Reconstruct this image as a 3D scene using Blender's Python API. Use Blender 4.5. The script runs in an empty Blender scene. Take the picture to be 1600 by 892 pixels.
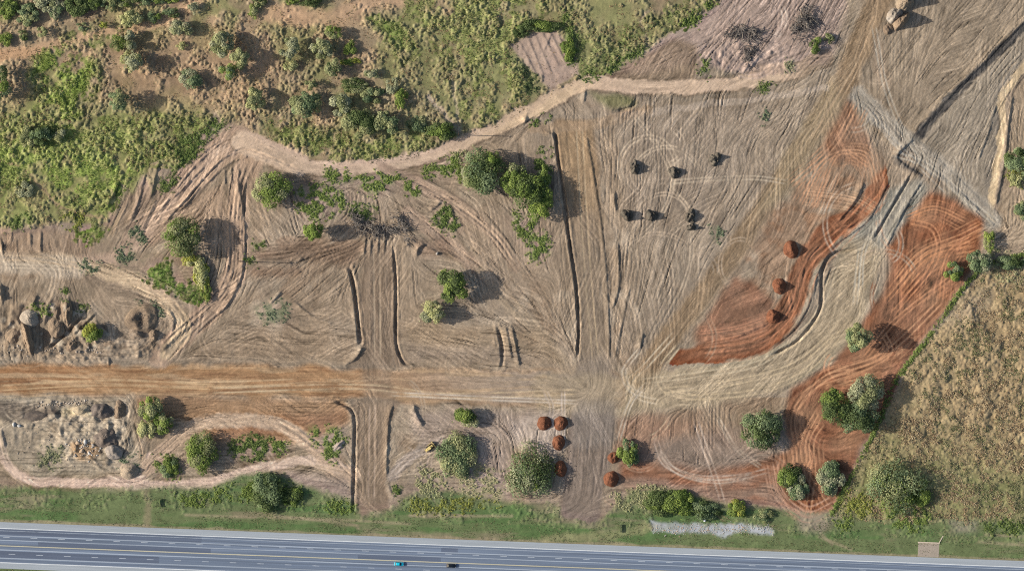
import bpy, math
import numpy as np
from mathutils import Vector, Matrix

# ------------------------------------------------------------------ camera, sky, sun, exposure
SC = bpy.context.scene
COL = SC.collection
S = 0.3                                   # metres per survey unit
CX, CY = 800.0, 446.0
def X(p): return (p - CX) * S
def Y(p): return (CY - p) * S
cam_d = bpy.data.cameras.new('camera')
cam_d.sensor_width = 36.0
ALT = 1500.0
cam_d.lens = 36.0 * ALT / (1600 * S)
cam_d.clip_start = 10.0
cam_d.clip_end = 9000.0
cam = bpy.data.objects.new('camera', cam_d)
cam.location = (0, 0, ALT)
cam.rotation_euler = (0, 0, 0)
COL.objects.link(cam)
SC.camera = cam

SUN_EL = math.radians(23.5)
SUN_DIR = Vector((math.cos(SUN_EL), -0.03 * math.cos(SUN_EL), -math.sin(SUN_EL))).normalized()  # the way the light travels
world = bpy.data.worlds.new('World')
SC.world = world
world.use_nodes = True
wn = world.node_tree.nodes
wl = world.node_tree.links
wn.clear()
w_out = wn.new('ShaderNodeOutputWorld')
w_bg = wn.new('ShaderNodeBackground')
w_sky = wn.new('ShaderNodeTexSky')
w_sky.sky_type = 'NISHITA'
w_sky.sun_disc = False
w_sky.sun_elevation = SUN_EL
w_sky.sun_rotation = math.radians(268.3)
w_sky.dust_density = 2.5
w_bg.inputs['Strength'].default_value = 0.11
wl.new(w_sky.outputs[0], w_bg.inputs[0])
wl.new(w_bg.outputs[0], w_out.inputs[0])
sun_d = bpy.data.lights.new('sun', 'SUN')
sun_d.energy = 5.0
sun_d.angle = math.radians(0.6)
sun_d.color = (1.0, 0.94, 0.85)
sun = bpy.data.objects.new('sun', sun_d)
sun.rotation_euler = SUN_DIR.to_track_quat('-Z', 'Y').to_euler()
sun.location = (-300, 0, 300)
COL.objects.link(sun)
SC.view_settings.view_transform = 'Standard'
SC.view_settings.look = 'None'
SC.view_settings.gamma = 1.0
SC.view_settings.exposure = 0.27
SC.view_settings.use_curve_mapping = False
SC.render.engine = 'CYCLES'
SC.cycles.max_bounces = 4
SC.cycles.diffuse_bounces = 3
SC.cycles.use_denoising = False
SC.cycles.filter_width = 1.1

# ------------------------------------------------------------------ helpers
RNG = np.random.default_rng(7)
def lin(c):
    c = np.asarray(c, dtype=np.float64) / 255.0
    return np.where(c <= 0.04045, c / 12.92, ((c + 0.055) / 1.055) ** 2.4)
def tag(o, label=None, cat=None, group=None, kind=None):
    if label: o['label'] = label
    if cat: o['category'] = cat
    if group: o['group'] = group
    if kind: o['kind'] = kind
    return o
def empty(name, loc, rz=0.0):
    o = bpy.data.objects.new(name, None)
    o.location = loc
    o.rotation_euler = (0, 0, rz)
    o.empty_display_size = 0.5
    COL.objects.link(o)
    return o
def mesh_np(name, V, F, mat=None, col=None, smooth=False):
    V = np.ascontiguousarray(V, dtype=np.float32)
    F = np.ascontiguousarray(F, dtype=np.int32)
    k = F.shape[1]
    me = bpy.data.meshes.new(name)
    me.vertices.add(len(V)); me.vertices.foreach_set('co', V.ravel())
    me.loops.add(F.size); me.loops.foreach_set('vertex_index', F.ravel())
    me.polygons.add(len(F))
    me.polygons.foreach_set('loop_start', np.arange(0, F.size, k, dtype=np.int32))
    if smooth: me.polygons.foreach_set('use_smooth', np.ones(len(F), dtype=bool))
    if col is not None:
        a = me.color_attributes.new('Col', 'FLOAT_COLOR', 'POINT')
        c4 = np.ones((len(V), 4), dtype=np.float32); c4[:, :3] = col
        a.data.foreach_set('color', c4.ravel())
    me.update(calc_edges=True)
    if mat: me.materials.append(mat)
    return me
def add(name, me, parent=None, loc=(0, 0, 0), rz=0.0):
    o = bpy.data.objects.new(name, me)
    o.location = loc
    o.rotation_euler = (0, 0, rz)
    COL.objects.link(o)
    if parent: o.parent = parent
    return o
class MB:
    """collects boxes, prisms and tubes into one mesh"""
    def __init__(s): s.v = []; s.f = []
    def box(s, x0, x1, y0, y1, z0, z1, tx=0, ty=0):
        b = len(s.v)
        s.v += [(x0, y0, z0), (x1, y0, z0), (x1, y1, z0), (x0, y1, z0),
                (x0 + tx, y0 + ty, z1), (x1 - tx, y0 + ty, z1), (x1 - tx, y1 - ty, z1), (x0 + tx, y1 - ty, z1)]
        s.f += [[b + i for i in q] for q in ((3, 2, 1, 0), (4, 5, 6, 7), (0, 1, 5, 4), (1, 2, 6, 5), (2, 3, 7, 6), (3, 0, 4, 7))]
        return s
    def tube(s, p0, p1, r0, r1, n=6):
        p0 = Vector(p0); p1 = Vector(p1); d = (p1 - p0).normalized()
        u = d.orthogonal().normalized(); w = d.cross(u); b = len(s.v)
        for p, r in ((p0, r0), (p1, r1)):
            for i in range(n):
                a = 2 * math.pi * i / n
                s.v.append(tuple(p + u * (r * math.cos(a)) + w * (r * math.sin(a))))
        for i in range(n):
            j = (i + 1) % n
            s.f.append([b + i, b + j, b + n + j, b + n + i])
        s.f.append([b + i for i in reversed(range(n))]); s.f.append([b + n + i for i in range(n)])
        return s
    def rings(s, rows):
        b = len(s.v); n = len(rows[0])
        for r in rows: s.v += [tuple(p) for p in r]
        for k in range(len(rows) - 1):
            for i in range(n):
                j = (i + 1) % n
                s.f.append([b + k * n + i, b + k * n + j, b + (k + 1) * n + j, b + (k + 1) * n + i])
        s.f.append([b + i for i in reversed(range(n))]); s.f.append([b + (len(rows) - 1) * n + i for i in range(n)])
        return s
    def build(s, name, mat, parent=None, loc=(0, 0, 0), rz=0.0, bevel=0.0, smooth=False):
        me = bpy.data.meshes.new(name)
        me.from_pydata(s.v, [], s.f)
        me.materials.append(mat)
        if smooth: me.polygons.foreach_set('use_smooth', np.ones(len(s.f), dtype=bool))
        me.update()
        o = add(name, me, parent, loc, rz)
        if bevel:
            m = o.modifiers.new('bevel', 'BEVEL'); m.width = bevel; m.segments = 2; m.limit_method = 'ANGLE'
        return o

# ------------------------------------------------------------------ materials
def mat_attr(name, rough=0.95, fine=0.16, scales=(0.35, 1.6, 5.0), bump=0.25, trans=0.0):
    """colour from the mesh's own colour attribute, broken up by noise"""
    m = bpy.data.materials.new(name); m.use_nodes = True
    n = m.node_tree.nodes; l = m.node_tree.links; n.clear()
    out = n.new('ShaderNodeOutputMaterial'); b = n.new('ShaderNodeBsdfPrincipled')
    b.inputs['Roughness'].default_value = rough
    b.inputs['Specular IOR Level'].default_value = 0.15
    at = n.new('ShaderNodeAttribute'); at.attribute_name = 'Col'
    tc = n.new('ShaderNodeNewGeometry')
    prev = None
    for i, s in enumerate(scales):
        t = n.new('ShaderNodeTexNoise'); t.inputs['Scale'].default_value = s; t.inputs['Detail'].default_value = 3.0
        l.new(tc.outputs['Position'], t.inputs['Vector'])
        r = n.new('ShaderNodeMapRange'); r.inputs[1].default_value = 0.25; r.inputs[2].default_value = 0.75
        r.inputs[3].default_value = 1 - fine; r.inputs[4].default_value = 1 + fine
        l.new(t.outputs['Fac'], r.inputs[0])
        if prev is None: prev = r.outputs[0]
        else:
            mu = n.new('ShaderNodeMath'); mu.operation = 'MULTIPLY'
            l.new(prev, mu.inputs[0]); l.new(r.outputs[0], mu.inputs[1]); prev = mu.outputs[0]
        last = t
    mx = n.new('ShaderNodeVectorMath'); mx.operation = 'SCALE'
    l.new(at.outputs['Color'], mx.inputs[0]); l.new(prev, mx.inputs['Scale'])
    l.new(mx.outputs[0], b.inputs['Base Color'])
    if bump:
        bp = n.new('ShaderNodeBump'); bp.inputs['Strength'].default_value = bump; bp.inputs['Distance'].default_value = 0.3
        l.new(last.outputs['Fac'], bp.inputs['Height']); l.new(bp.outputs[0], b.inputs['Normal'])
    if trans:
        tr = n.new('ShaderNodeBsdfTranslucent'); ms = n.new('ShaderNodeMixShader'); ms.inputs[0].default_value = trans
        l.new(mx.outputs[0], tr.inputs[0]); l.new(b.outputs[0], ms.inputs[1]); l.new(tr.outputs[0], ms.inputs[2])
        l.new(ms.outputs[0], out.inputs[0])
    else:
        l.new(b.outputs[0], out.inputs[0])
    return m
def mat_plain(name, rgb, rough=0.6, metal=0.0, var=0.12, scale=2.0, stretch=(1, 1, 1), spec=0.4, coat=0.0, local=True):
    m = bpy.data.materials.new(name); m.use_nodes = True
    n = m.node_tree.nodes; l = m.node_tree.links
    b = n['Principled BSDF']
    b.inputs['Roughness'].default_value = rough; b.inputs['Metallic'].default_value = metal
    b.inputs['Specular IOR Level'].default_value = spec
    if coat: b.inputs['Coat Weight'].default_value = coat
    tc = n.new('ShaderNodeTexCoord'); mp = n.new('ShaderNodeMapping'); mp.inputs['Scale'].default_value = stretch
    t = n.new('ShaderNodeTexNoise'); t.inputs['Scale'].default_value = scale; t.inputs['Detail'].default_value = 5.0
    r = n.new('ShaderNodeValToRGB')
    c = lin(rgb)
    r.color_ramp.elements[0].position = 0.3; r.color_ramp.elements[1].position = 0.7
    r.color_ramp.elements[0].color = (*(c * (1 - var)), 1); r.color_ramp.elements[1].color = (*np.minimum(c * (1 + var), 1), 1)
    l.new(tc.outputs['Object'], mp.inputs[0]); l.new(mp.outputs[0], t.inputs['Vector'])
    l.new(t.outputs['Fac'], r.inputs[0]); l.new(r.outputs[0], b.inputs['Base Color'])
    return m
M_GROUND = mat_attr('earth', 0.97, 0.10, (0.25, 1.3, 4.5), 0.35)
M_HEAP = mat_attr('loose_soil', 0.97, 0.12, (0.6, 2.0, 5.0), 0.6)
M_LEAF = mat_attr('foliage', 0.75, 0.08, (0.4, 2.0), 0.0, 0.3)
M_GRASS = mat_attr('grass_blades', 0.85, 0.10, (0.15, 0.9), 0.0, 0.22)
M_BARK = mat_plain('bark', (92, 78, 64), 0.95, var=0.3, scale=3)
M_DEAD = mat_plain('dead_wood', (124, 116, 108), 0.95, var=0.35, scale=3)
M_LOG = mat_plain('grey_log', (150, 138, 122), 0.95, var=0.2, scale=3)
# ------------------------------------------------------------------ survey grid of the ground
D = 1.45
gx = np.arange(-24, 1624 + D, D, dtype=np.float32)
gy = np.arange(-24, 916 + D, D, dtype=np.float32)
NX, NY = len(gx), len(gy)
PX, PY = np.meshgrid(gx, gy)
def smooth01(t):
    t = np.clip(t, 0, 1); return t * t * (3 - 2 * t)
def vnoise(scale, seed, ax=1.0, ay=1.0):
    r = np.random.default_rng(seed)
    u = (gx + 50) / (scale * ax); v = (gy + 50) / (scale * ay)
    g = r.uniform(-1, 1, (int(v.max()) + 3, int(u.max()) + 3)).astype(np.float32)
    iu = u.astype(int); iv = v.astype(int)
    fu = smooth01(u - iu)[None, :]; fv = smooth01(v - iv)[:, None]
    a = g[np.ix_(iv, iu)]; b = g[np.ix_(iv, iu + 1)]; c = g[np.ix_(iv + 1, iu)]; d = g[np.ix_(iv + 1, iu + 1)]
    return ((a * (1 - fu) + b * fu) * (1 - fv) + (c * (1 - fu) + d * fu) * fv).astype(np.float32)
_FB = {}
def fbm(scale, seed, octv=4, gain=0.55, ax=1.0, ay=1.0):
    key = (scale, seed, octv, gain, ax, ay)
    if key in _FB: return _FB[key]
    o = np.zeros((NY, NX), np.float32); a = 1.0; t = 0
    for i in range(octv):
        o += a * vnoise(max(scale / 2 ** i, 1.2), seed * 31 + i, ax, ay); t += a; a *= gain
    _FB[key] = o / t * 1.6
    return _FB[key]
def blur(a, r):
    r = int(round(r))
    if r < 1: return a
    for ax in (0, 1):
        for _ in range(2):
            p = np.pad(a, [(r + 1, r) if k == ax else (0, 0) for k in (0, 1)], mode='edge').cumsum(axis=ax, dtype=np.float64)
            n = a.shape[ax]
            hi = np.take(p, np.arange(2 * r + 1, 2 * r + 1 + n), axis=ax); lo = np.take(p, np.arange(0, n), axis=ax)
            a = ((hi - lo) / (2 * r + 1)).astype(np.float32)
    return a
WX1 = PX + 7 * fbm(45, 11, 4); WY1 = PY + 7 * fbm(45, 12, 4)
WX2 = PX + 3 * fbm(22, 13, 4) + 1.2 * fbm(4, 14, 2); WY2 = PY + 3 * fbm(22, 15, 4) + 1.2 * fbm(4, 16, 2)
def box_of(pts, m):
    p = np.asarray(pts, dtype=np.float32)
    i0 = max(0, int((p[:, 0].min() - m - gx[0]) / D)); i1 = min(NX, int((p[:, 0].max() + m - gx[0]) / D) + 2)
    j0 = max(0, int((p[:, 1].min() - m - gy[0]) / D)); j1 = min(NY, int((p[:, 1].max() + m - gy[0]) / D) + 2)
    return slice(j0, max(j1, j0 + 1)), slice(i0, max(i1, i0 + 1))
def inside(pts, x, y):
    p = np.asarray(pts, dtype=np.float32); r = np.zeros(x.shape, bool); n = len(p)
    for i in range(n):
        (x0, y0), (x1, y1) = p[i], p[(i + 1) % n]
        if y0 == y1: continue
        c = ((y0 > y) != (y1 > y)) & (x < (x1 - x0) * (y - y0) / (y1 - y0) + x0)
        r ^= c
    return r
def poly(pts, soft=2.0, warp=1):
    out = np.zeros((NY, NX), np.float32)
    sl = box_of(pts, 25 + soft * 3)
    xx, yy = ((PX, PY), (WX2, WY2), (WX1, WY1))[warp]
    out[sl] = blur(inside(pts, xx[sl], yy[sl]).astype(np.float32), soft / D)
    return out
def curve(pts, n=6):
    p = np.asarray(pts, dtype=np.float64)
    if len(p) < 3: return p
    q = np.vstack([2 * p[0] - p[1], p, 2 * p[-1] - p[-2]]); o = []
    for i in range(1, len(q) - 2):
        for t in np.linspace(0, 1, n, endpoint=False):
            a, b, c, d = q[i - 1], q[i], q[i + 1], q[i + 2]
            o.append(0.5 * ((2 * b) + (c - a) * t + (2 * a - 5 * b + 4 * c - d) * t * t + (3 * b - a - 3 * c + d) * t ** 3))
    o.append(p[-1]); return np.array(o)
def dist(pts, reach, warp=1, ang=False, n=6, side=False):
    """distance to a smoothed line within reach (else 1e6), the slice it covers, and the direction of the nearest stretch"""
    c = curve(pts, n); sl = box_of(c, reach + 8)
    xx, yy = ((PX, PY), (WX2, WY2), (WX1, WY1))[warp]
    x = xx[sl]; y = yy[sl]
    best = np.full(x.shape, 1e6, np.float32); A = np.zeros(x.shape, np.float32); T = np.zeros(x.shape, np.float32); L = 0.0
    for (x0, y0), (x1, y1) in zip(c[:-1], c[1:]):
        dx, dy = x1 - x0, y1 - y0; q = dx * dx + dy * dy
        if q == 0: continue
        t = np.clip(((x - x0) * dx + (y - y0) * dy) / q, 0, 1)
        d = np.hypot(x - x0 - t * dx, y - y0 - t * dy)
        b = d < best
        if side: d2 = np.where(((x - x0) * dy - (y - y0) * dx) * (1 if dy >= 0 else -1) > 0, d, -d)
        best = np.where(b, d, best)
        A = np.where(b, (math.atan2(dy, dx) if not side else d2), A)
        T = np.where(b, L + t * math.sqrt(q), T); L += math.sqrt(q)
    return best, sl, A, T, L
def band(pts, w, soft=2.0, warp=1):
    d, sl, *_ = dist(pts, w + soft * 2, warp)
    out = np.zeros((NY, NX), np.float32)
    out[sl] = 1 - smooth01((d - (w - soft)) / (2 * soft)); return out

# ---- outlines of the ground cover (survey units)
SCRUB = [(-30, -30), (1128, -30), (1120, 8), (1060, 42), (1000, 78), (955, 108), (905, 126), (868, 148), (820, 178), (760, 204), (690, 232), (600, 250), (520, 254), (470, 246), (425, 222), (385, 200), (352, 190), (333, 172), (318, 205), (300, 240), (272, 268), (252, 250), (240, 300), (222, 262), (205, 300), (190, 275), (172, 315), (164, 345), (110, 346), (60, 352), (-30, 356)]
FIELD = [(1640, 380), (1600, 398), (1560, 420), (1528, 436), (1498, 470), (1462, 520), (1420, 575), (1388, 640), (1352, 705), (1322, 765), (1302, 806), (1380, 812), (1500, 812), (1640, 815)]
VERGE = [(-30, 762), (60, 765), (150, 766), (330, 762), (378, 742), (420, 738), (470, 760), (552, 780), (562, 806), (610, 800), (628, 776), (700, 768), (790, 785), (870, 792), (876, 812), (930, 824), (955, 800), (985, 770), (1045, 764), (1120, 785), (1220, 800), (1300, 806), (1640, 815), (1640, 930), (-30, 930)]
HAUL = [(-30, 568), (250, 569), (400, 572), (540, 574), (700, 578), (860, 582), (920, 560), (975, 590), (970, 632), (860, 630), (700, 628), (560, 622), (400, 618), (200, 617), (-30, 614)]
TRACK = [(1290, 92), (1235, 113), (1150, 130), (1060, 137), (1000, 137), (930, 130), (890, 143), (830, 172), (770, 202), (690, 236), (600, 256), (520, 262), (465, 257), (415, 238), (370, 222)]
BRANCH = [(372, 222), (335, 243), (300, 280), (265, 325), (235, 360)]
BRANCH2 = [(400, 240), (378, 285), (370, 350), (370, 410), (352, 460), (312, 500), (272, 535), (250, 560)]
LROAD = [(568, 380), (612, 380), (618, 450), (620, 540), (640, 575), (540, 575), (566, 545), (560, 470)]
LROAD2 = [(545, 622), (625, 625), (607, 670), (602, 745), (610, 800), (555, 802), (557, 690), (556, 655)]
CROAD = [(866, 190), (925, 190), (944, 330), (950, 430), (954, 560), (960, 640), (962, 690), (944, 760), (934, 824), (874, 810), (880, 740), (888, 690), (890, 640), (900, 570), (900, 480), (886, 350)]
RED_A = [(1322, 150), (1345, 185), (1362, 220), (1384, 262), (1390, 300), (1352, 348), (1305, 385), (1285, 420), (1270, 465), (1246, 510), (1205, 548), (1150, 564), (1045, 568), (1075, 530), (1095, 490), (1150, 420), (1215, 320), (1270, 215)]
RED_BAND = [(1388, 272), (1350, 325), (1300, 365), (1262, 398), (1248, 440), (1228, 490), (1190, 530), (1120, 550), (1050, 560)]
RED_B = [(1450, 297), (1492, 312), (1536, 345), (1530, 392), (1506, 440), (1460, 505), (1412, 575), (1392, 640), (1350, 690), (1318, 765), (1292, 802), (1262, 806), (1232, 788), (1210, 745), (1130, 740), (1060, 752), (1000, 742), (966, 748), (972, 712), (1000, 722), (1100, 732), (1195, 722), (1236, 702), (1226, 655), (1238, 605), (1300, 566), (1338, 520), (1380, 458), (1394, 412), (1384, 388)]
GRAVEL = [(1014, 810), (1035, 818), (1090, 818), (1150, 818), (1210, 826), (1208, 834), (1150, 832), (1132, 840), (1110, 833), (1050, 832), (1020, 830)]
GREYFIELD = [(1432, 218), (1520, 130), (1610, 35), (1610, 88), (1568, 140), (1562, 180), (1558, 240), (1545, 325), (1500, 290)]

# ---- colour of the bare ground
def C3(c): return lin(c).astype(np.float32)
GC = np.empty((NY, NX, 3), np.float32); GC[:] = C3((170, 147, 124))
n_big = fbm(120, 21, 4); n_mid = fbm(30, 22, 4); n_fin = fbm(6, 23, 3)
def paint(mask, c, var=0.15, nz=None):
    global GC
    ya = np.flatnonzero(mask.max(1) > .003); xa = np.flatnonzero(mask.max(0) > .003)
    if not len(ya) or not len(xa): return
    sl = (slice(ya[0], ya[-1] + 1), slice(xa[0], xa[-1] + 1))
    f = (1 + var * (n_mid if nz is None else nz)[sl])[..., None]
    m = np.clip(mask[sl], 0, 1)[..., None]
    GC[sl] = GC[sl] * (1 - m) + C3(c) * f * m
GC *= (1 + 0.12 * n_big + 0.10 * n_mid)[..., None]
paint(smooth01(n_big * 1.2 + 0.2) * 0.5, (160, 143, 126))
paint(smooth01(fbm(75, 24, 4) * 1.8 - .1) * .55, (154, 128, 104))
paint(smooth01(fbm(60, 25, 4) * 1.8 - .25) * .5, (188, 168, 146))
paint((PX > 960) * smooth01((PX - 960) / 60) * (PY < 620) * 0.6, (164, 146, 128))
paint(poly([(1060, 35), (1130, -30), (1320, -30), (1330, 60), (1290, 100), (1180, 118), (1090, 100), (1000, 118), (960, 112)], 3) * 0.85, (184, 158, 146))
paint(poly([(860, -30), (1120, -30), (1125, 5), (1050, 50), (955, 108), (905, 118), (905, 60)], 4), (160, 146, 112))
paint(poly([(955, 108), (1050, 60), (1090, 70), (1090, 125), (1000, 130), (930, 122)], 5) * 0.8, (152, 128, 106))
paint(poly([(915, 145), (985, 148), (995, 165), (960, 172), (940, 160)], 4) * 0.8, (128, 124, 84))
s_scrub = poly(SCRUB, 3)
paint(s_scrub, (168, 146, 114), 0.2)
paint(s_scrub * smooth01(fbm(34, 31, 4) * 1.6 + 0.1) * 0.7, (200, 166, 126), 0.15)
paint(s_scrub * smooth01(fbm(26, 32, 4) * 1.8 - 0.35) * 0.7, (150, 120, 98), 0.15)
paint(s_scrub * smooth01(fbm(55, 34, 4) * 1.5 + .38) * .75, (146, 146, 88), .2)
paint(s_scrub * smooth01((PX - 560) / 120) * .55 * smooth01(fbm(40, 35, 4) + .7), (150, 152, 96), .2)
paint(s_scrub * smooth01((330 - PX) / 120) * smooth01((PY - 130) / 60) * .6, (142, 154, 78), .2)
paint(s_scrub * poly([(170, 60), (300, 40), (420, 60), (460, 130), (380, 175), (240, 170), (160, 140)], 14, 2) * .55, (188, 152, 116), .2)
GREENS = [  # outline, colour, strength, tuft density, tuft height
    ([(40, 120), (62, 88), (95, 72), (135, 82), (152, 118), (140, 165), (128, 215), (95, 210), (74, 175), (66, 140)], (144, 168, 62), 0.9, 1.0, 0.7),
    ([(-30, 190), (40, 165), (110, 205), (170, 190), (260, 180), (330, 185), (300, 235), (272, 262), (235, 255), (190, 285), (165, 340), (110, 335), (60, 300), (-30, 300)], (150, 164, 78), 0.75, 0.9, 0.6),
    ([(-30, 220), (60, 215), (150, 230), (225, 250), (180, 300), (120, 320), (60, 280), (-30, 262)], (142, 168, 62), 0.6, 0.7, 0.6),
    ([(640, -30), (850, -30), (842, 30), (800, 62), (830, 112), (815, 160), (775, 192), (735, 208), (716, 150), (690, 70), (640, 25)], (154, 164, 88), 0.7, 0.8, 0.6),
    ([(560, 10), (625, 30), (655, 85), (630, 95), (590, 45)], (132, 158, 66), 0.7, 0.9, 0.6),
    ([(420, 180), (450, 188), (500, 205), (560, 215), (640, 208), (700, 208), (640, 240), (560, 250), (480, 245), (440, 225)], (142, 158, 74), 0.75, 0.8, 0.6),
    ([(860, 0), (900, 20), (905, 60), (990, 50), (1040, 20), (1100, -10), (1120, 10), (1040, 50), (950, 105), (905, 120), (890, 70)], (136, 152, 84), 0.6, 0.8, 0.5),
    ([(240, 40), (90, 55), (110, 80), (150, 80), (200, 60)], (138, 156, 78), 0.6, 0.6, 0.5),
    ([(222, 425), (250, 400), (275, 440), (335, 470), (325, 476), (270, 456), (235, 440)], (112, 142, 60), 0.85, 0.9, 0.5),
    ([(120, 345), (165, 345), (150, 375), (128, 380)], (122, 142, 60), 0.8, 0.7, 0.5),
]
veg_w = np.zeros((NY, NX), np.float32); veg_c = np.zeros((NY, NX, 3), np.float32); veg_h = np.zeros((NY, NX), np.float32)
for pts, c, st, dn, hh in GREENS:
    m = poly(pts, 11, 2) * st * smooth01(fbm(22, 33, 4) * 1.5 + 0.72)
    paint(m, c, 0.22)
    mm = m[..., None]
    veg_c = veg_c * (1 - mm) + C3(c) * mm; veg_h = np.maximum(veg_h, m * hh); veg_w = np.maximum(veg_w, m * dn)
# sandy tracks through the scrub
s_sand = np.zeros((NY, NX), np.float32)
for pts, w, c in (([(-20, 86), (40, 80), (100, 68), (165, 50), (230, 42), (290, 12), (330, -10)], 7, (214, 174, 132)),
                  ([(-20, 92), (60, 82)], 8, (210, 166, 122)),
                  ([(440, 20), (520, 30), (560, 8), (620, 0)], 12, (208, 170, 132)),
                  ([(420, 22), (470, 30)], 14, (208, 168, 128)),
                  ([(720, 210), (714, 165), (706, 115)], 3.5, (196, 178, 140)),
                  ([(670, 150), (700, 185), (716, 205)], 4, (192, 172, 150)),
                  ([(0, 252), (25, 258), (50, 275), (72, 300), (100, 325), (160, 340)], 3, (176, 150, 112)),
                  ([(1012, 20), (1000, 35), (1008, 60), (1010, 72)], 3, (166, 150, 122))):
    q_ = band(pts, w, w * 0.6); s_sand = np.maximum(s_sand, q_); paint(q_ * 0.85, c, 0.12)
# rectangle of harrowed soil
harrow = poly([(795, 72), (826, 58), (858, 40), (884, 62), (900, 92), (905, 118), (880, 130), (862, 150), (846, 128), (818, 98)], 2)
paint(harrow * 0.9, (190, 162, 144), 0.1)
# upper right
paint(poly([(1330, -30), (1640, -30), (1620, 40), (1432, 215), (1380, 230), (1330, 150), (1290, 130)], 6) * 0.75, (164, 144, 122))
paint(poly(GREYFIELD, 3), (166, 150, 132), 0.12)
paint(band([(1610, 32), (1540, 100), (1480, 160), (1434, 212)], 7.5, 3) * 0.85, (98, 92, 88))
paint(band([(1432, 220), (1405, 245), (1400, 250), (1430, 268)], 5, 3) * 0.6, (110, 102, 96))
paint(band([(1610, 90), (1575, 135), (1564, 160), (1568, 190), (1560, 240), (1552, 300), (1546, 345)], 6, 2.5), (208, 182, 148), 0.08)
paint(poly([(1580, 140), (1640, 90), (1640, 400), (1560, 400), (1560, 320), (1572, 240)], 3) * 0.8, (178, 154, 128))
paint(band([(1340, 150), (1392, 200), (1440, 240), (1500, 290), (1550, 345)], 15, 6) * 0.8, (172, 160, 146), 0.08)
paint(band([(1372, -20), (1345, 60), (1310, 135), (1265, 210), (1215, 290)], 14, 7) * 0.75, (166, 140, 112), 0.1)
paint(band([(1385, 130), (1370, 80), (1365, 30)], 10, 6) * 0.5, (186, 160, 136), 0.1)
# red ground
s_redA = poly(RED_A, 9, 2); s_redband = band(RED_BAND, 17, 4, 2)
s_redtri = poly([(1150, 432), (1180, 445), (1210, 470), (1200, 520), (1150, 545), (1085, 550), (1090, 515), (1125, 465)], 4)
s_redtop = poly([(1322, 152), (1342, 185), (1360, 225), (1352, 262), (1300, 250), (1285, 225), (1305, 190)], 5)
paint(s_redA * smooth01(fbm(50, 41, 4) * 1.0 + 0.75) * 0.7, (158, 124, 98), 0.15)
paint(s_redA * smooth01(fbm(28, 141, 4) * 1.5 - .1) * 0.45, (158, 114, 82), 0.15)
paint(s_redtop * 0.6, (146, 98, 70), 0.12)
paint(s_redtri * 0.85, (148, 104, 80), 0.12)
paint(s_redband * (poly(RED_A, 2) > 0.2), (148, 100, 72), 0.12)
s_redB = poly(RED_B, 5)
paint(poly([(965, 690), (1225, 660), (1260, 700), (1240, 800), (1080, 770), (968, 755)], 8) * 0.7, (166, 146, 132), 0.1)
paint(s_redB * 0.95, (156, 104, 74), 0.14)
paint(s_redB * smooth01(fbm(40, 42, 4) * 1.5 - 0.1) * 0.5, (138, 88, 60), 0.12)
paint(poly([(1440, 310), (1535, 345), (1525, 395), (1450, 400), (1400, 430), (1395, 380)], 10) * 0.6, (156, 94, 58), 0.12)
paint(poly([(960, 690), (1010, 715), (1090, 738), (1180, 735), (1230, 715), (1240, 800), (1130, 778), (1050, 765), (968, 760)], 12, 2) * (.55 + .45 * smooth01(fbm(26, 145, 3, .55, 2.2, .7) + .5)), (164, 116, 90), .12)
paint(poly([(960, 655), (1010, 645), (1090, 665), (1020, 690), (1010, 720), (968, 715)], 10, 2) * .6, (166, 122, 98), .12)
paint(poly([(985, 640), (1090, 650), (1200, 700), (1060, 690), (1000, 690)], 10, 2) * .35, (176, 138, 114), .1)
for k_ in range(14):     # damp and dusty patches in the red ground
    qx, qy = [(1440, 330), (1500, 370), (1460, 400), (1420, 450), (1470, 470), (1400, 520), (1360, 560), (1290, 590), (1260, 650), (1300, 690), (1255, 720), (1270, 780), (1330, 690), (1500, 420)][k_]
    el_ = [(qx + 26 * math.cos(a_) * (1 + .3 * math.sin(3 * a_ + k_)), qy + 18 * math.sin(a_)) for a_ in np.linspace(0, 6.28, 12)]
    paint(poly(el_, 8, 2) * s_redB * (.7 if k_ % 2 else .55), ((130, 80, 52) if k_ % 2 else (180, 134, 100)), .1)
# the pale curved road
paint(band([(1345, 400), (1330, 440), (1310, 500), (1250, 560), (1150, 590), (1040, 605), (970, 612)], 34, 12) * (1 - s_redband) * 0.8 * (1 - s_redB), (186, 166, 140), 0.08)
paint(poly([(1385, 300), (1440, 275), (1450, 297), (1384, 388), (1340, 395), (1330, 365), (1385, 310)], 4) * 0.9, (166, 156, 142), 0.1)
# haul roads and tracks
s_haul = poly(HAUL, 3, 2)
paint(s_haul, (178, 138, 100), 0.1)
paint(s_haul * smooth01((PX - 480) / 350), (176, 154, 134), 0.08)
paint(s_haul * smooth01((300 - PX) / 280) * smooth01(fbm(16, 43, 3, 0.55, 8, 0.5) + 0.4) * 0.6, (168, 122, 84), 0.1)
paint(s_haul * smooth01(fbm(10, 44, 3, 0.6, 6, 0.6) * 1.6 + 0.1) * 0.45, (200, 168, 132), 0.06)
paint(s_haul * smooth01(fbm(9, 144, 3, 0.6, 7, 0.5) * 2.2 - .4) * 0.6 * smooth01((760 - PX) / 300), (146, 108, 78), 0.06)
paint(poly([(100, 616), (250, 618), (540, 622), (550, 660), (480, 690), (340, 695), (290, 660)], 5) * 0.8, (178, 138, 102), 0.12)
paint(poly([(330, 655), (545, 640), (545, 662), (330, 690)], 6) * 0.6, (156, 114, 86), 0.1)
s_track = band(TRACK, 10.5, 2.5) * (1 - smooth01((PX - 1215) / 70)); s_track[:] = np.maximum(s_track, band([(470, 258), (420, 238), (380, 222)], 17, 4))
s_branch = np.maximum(band(BRANCH, 24, 6), band(BRANCH2, 17, 4))
paint(s_branch * 0.9, (186, 156, 132), 0.08)
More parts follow.
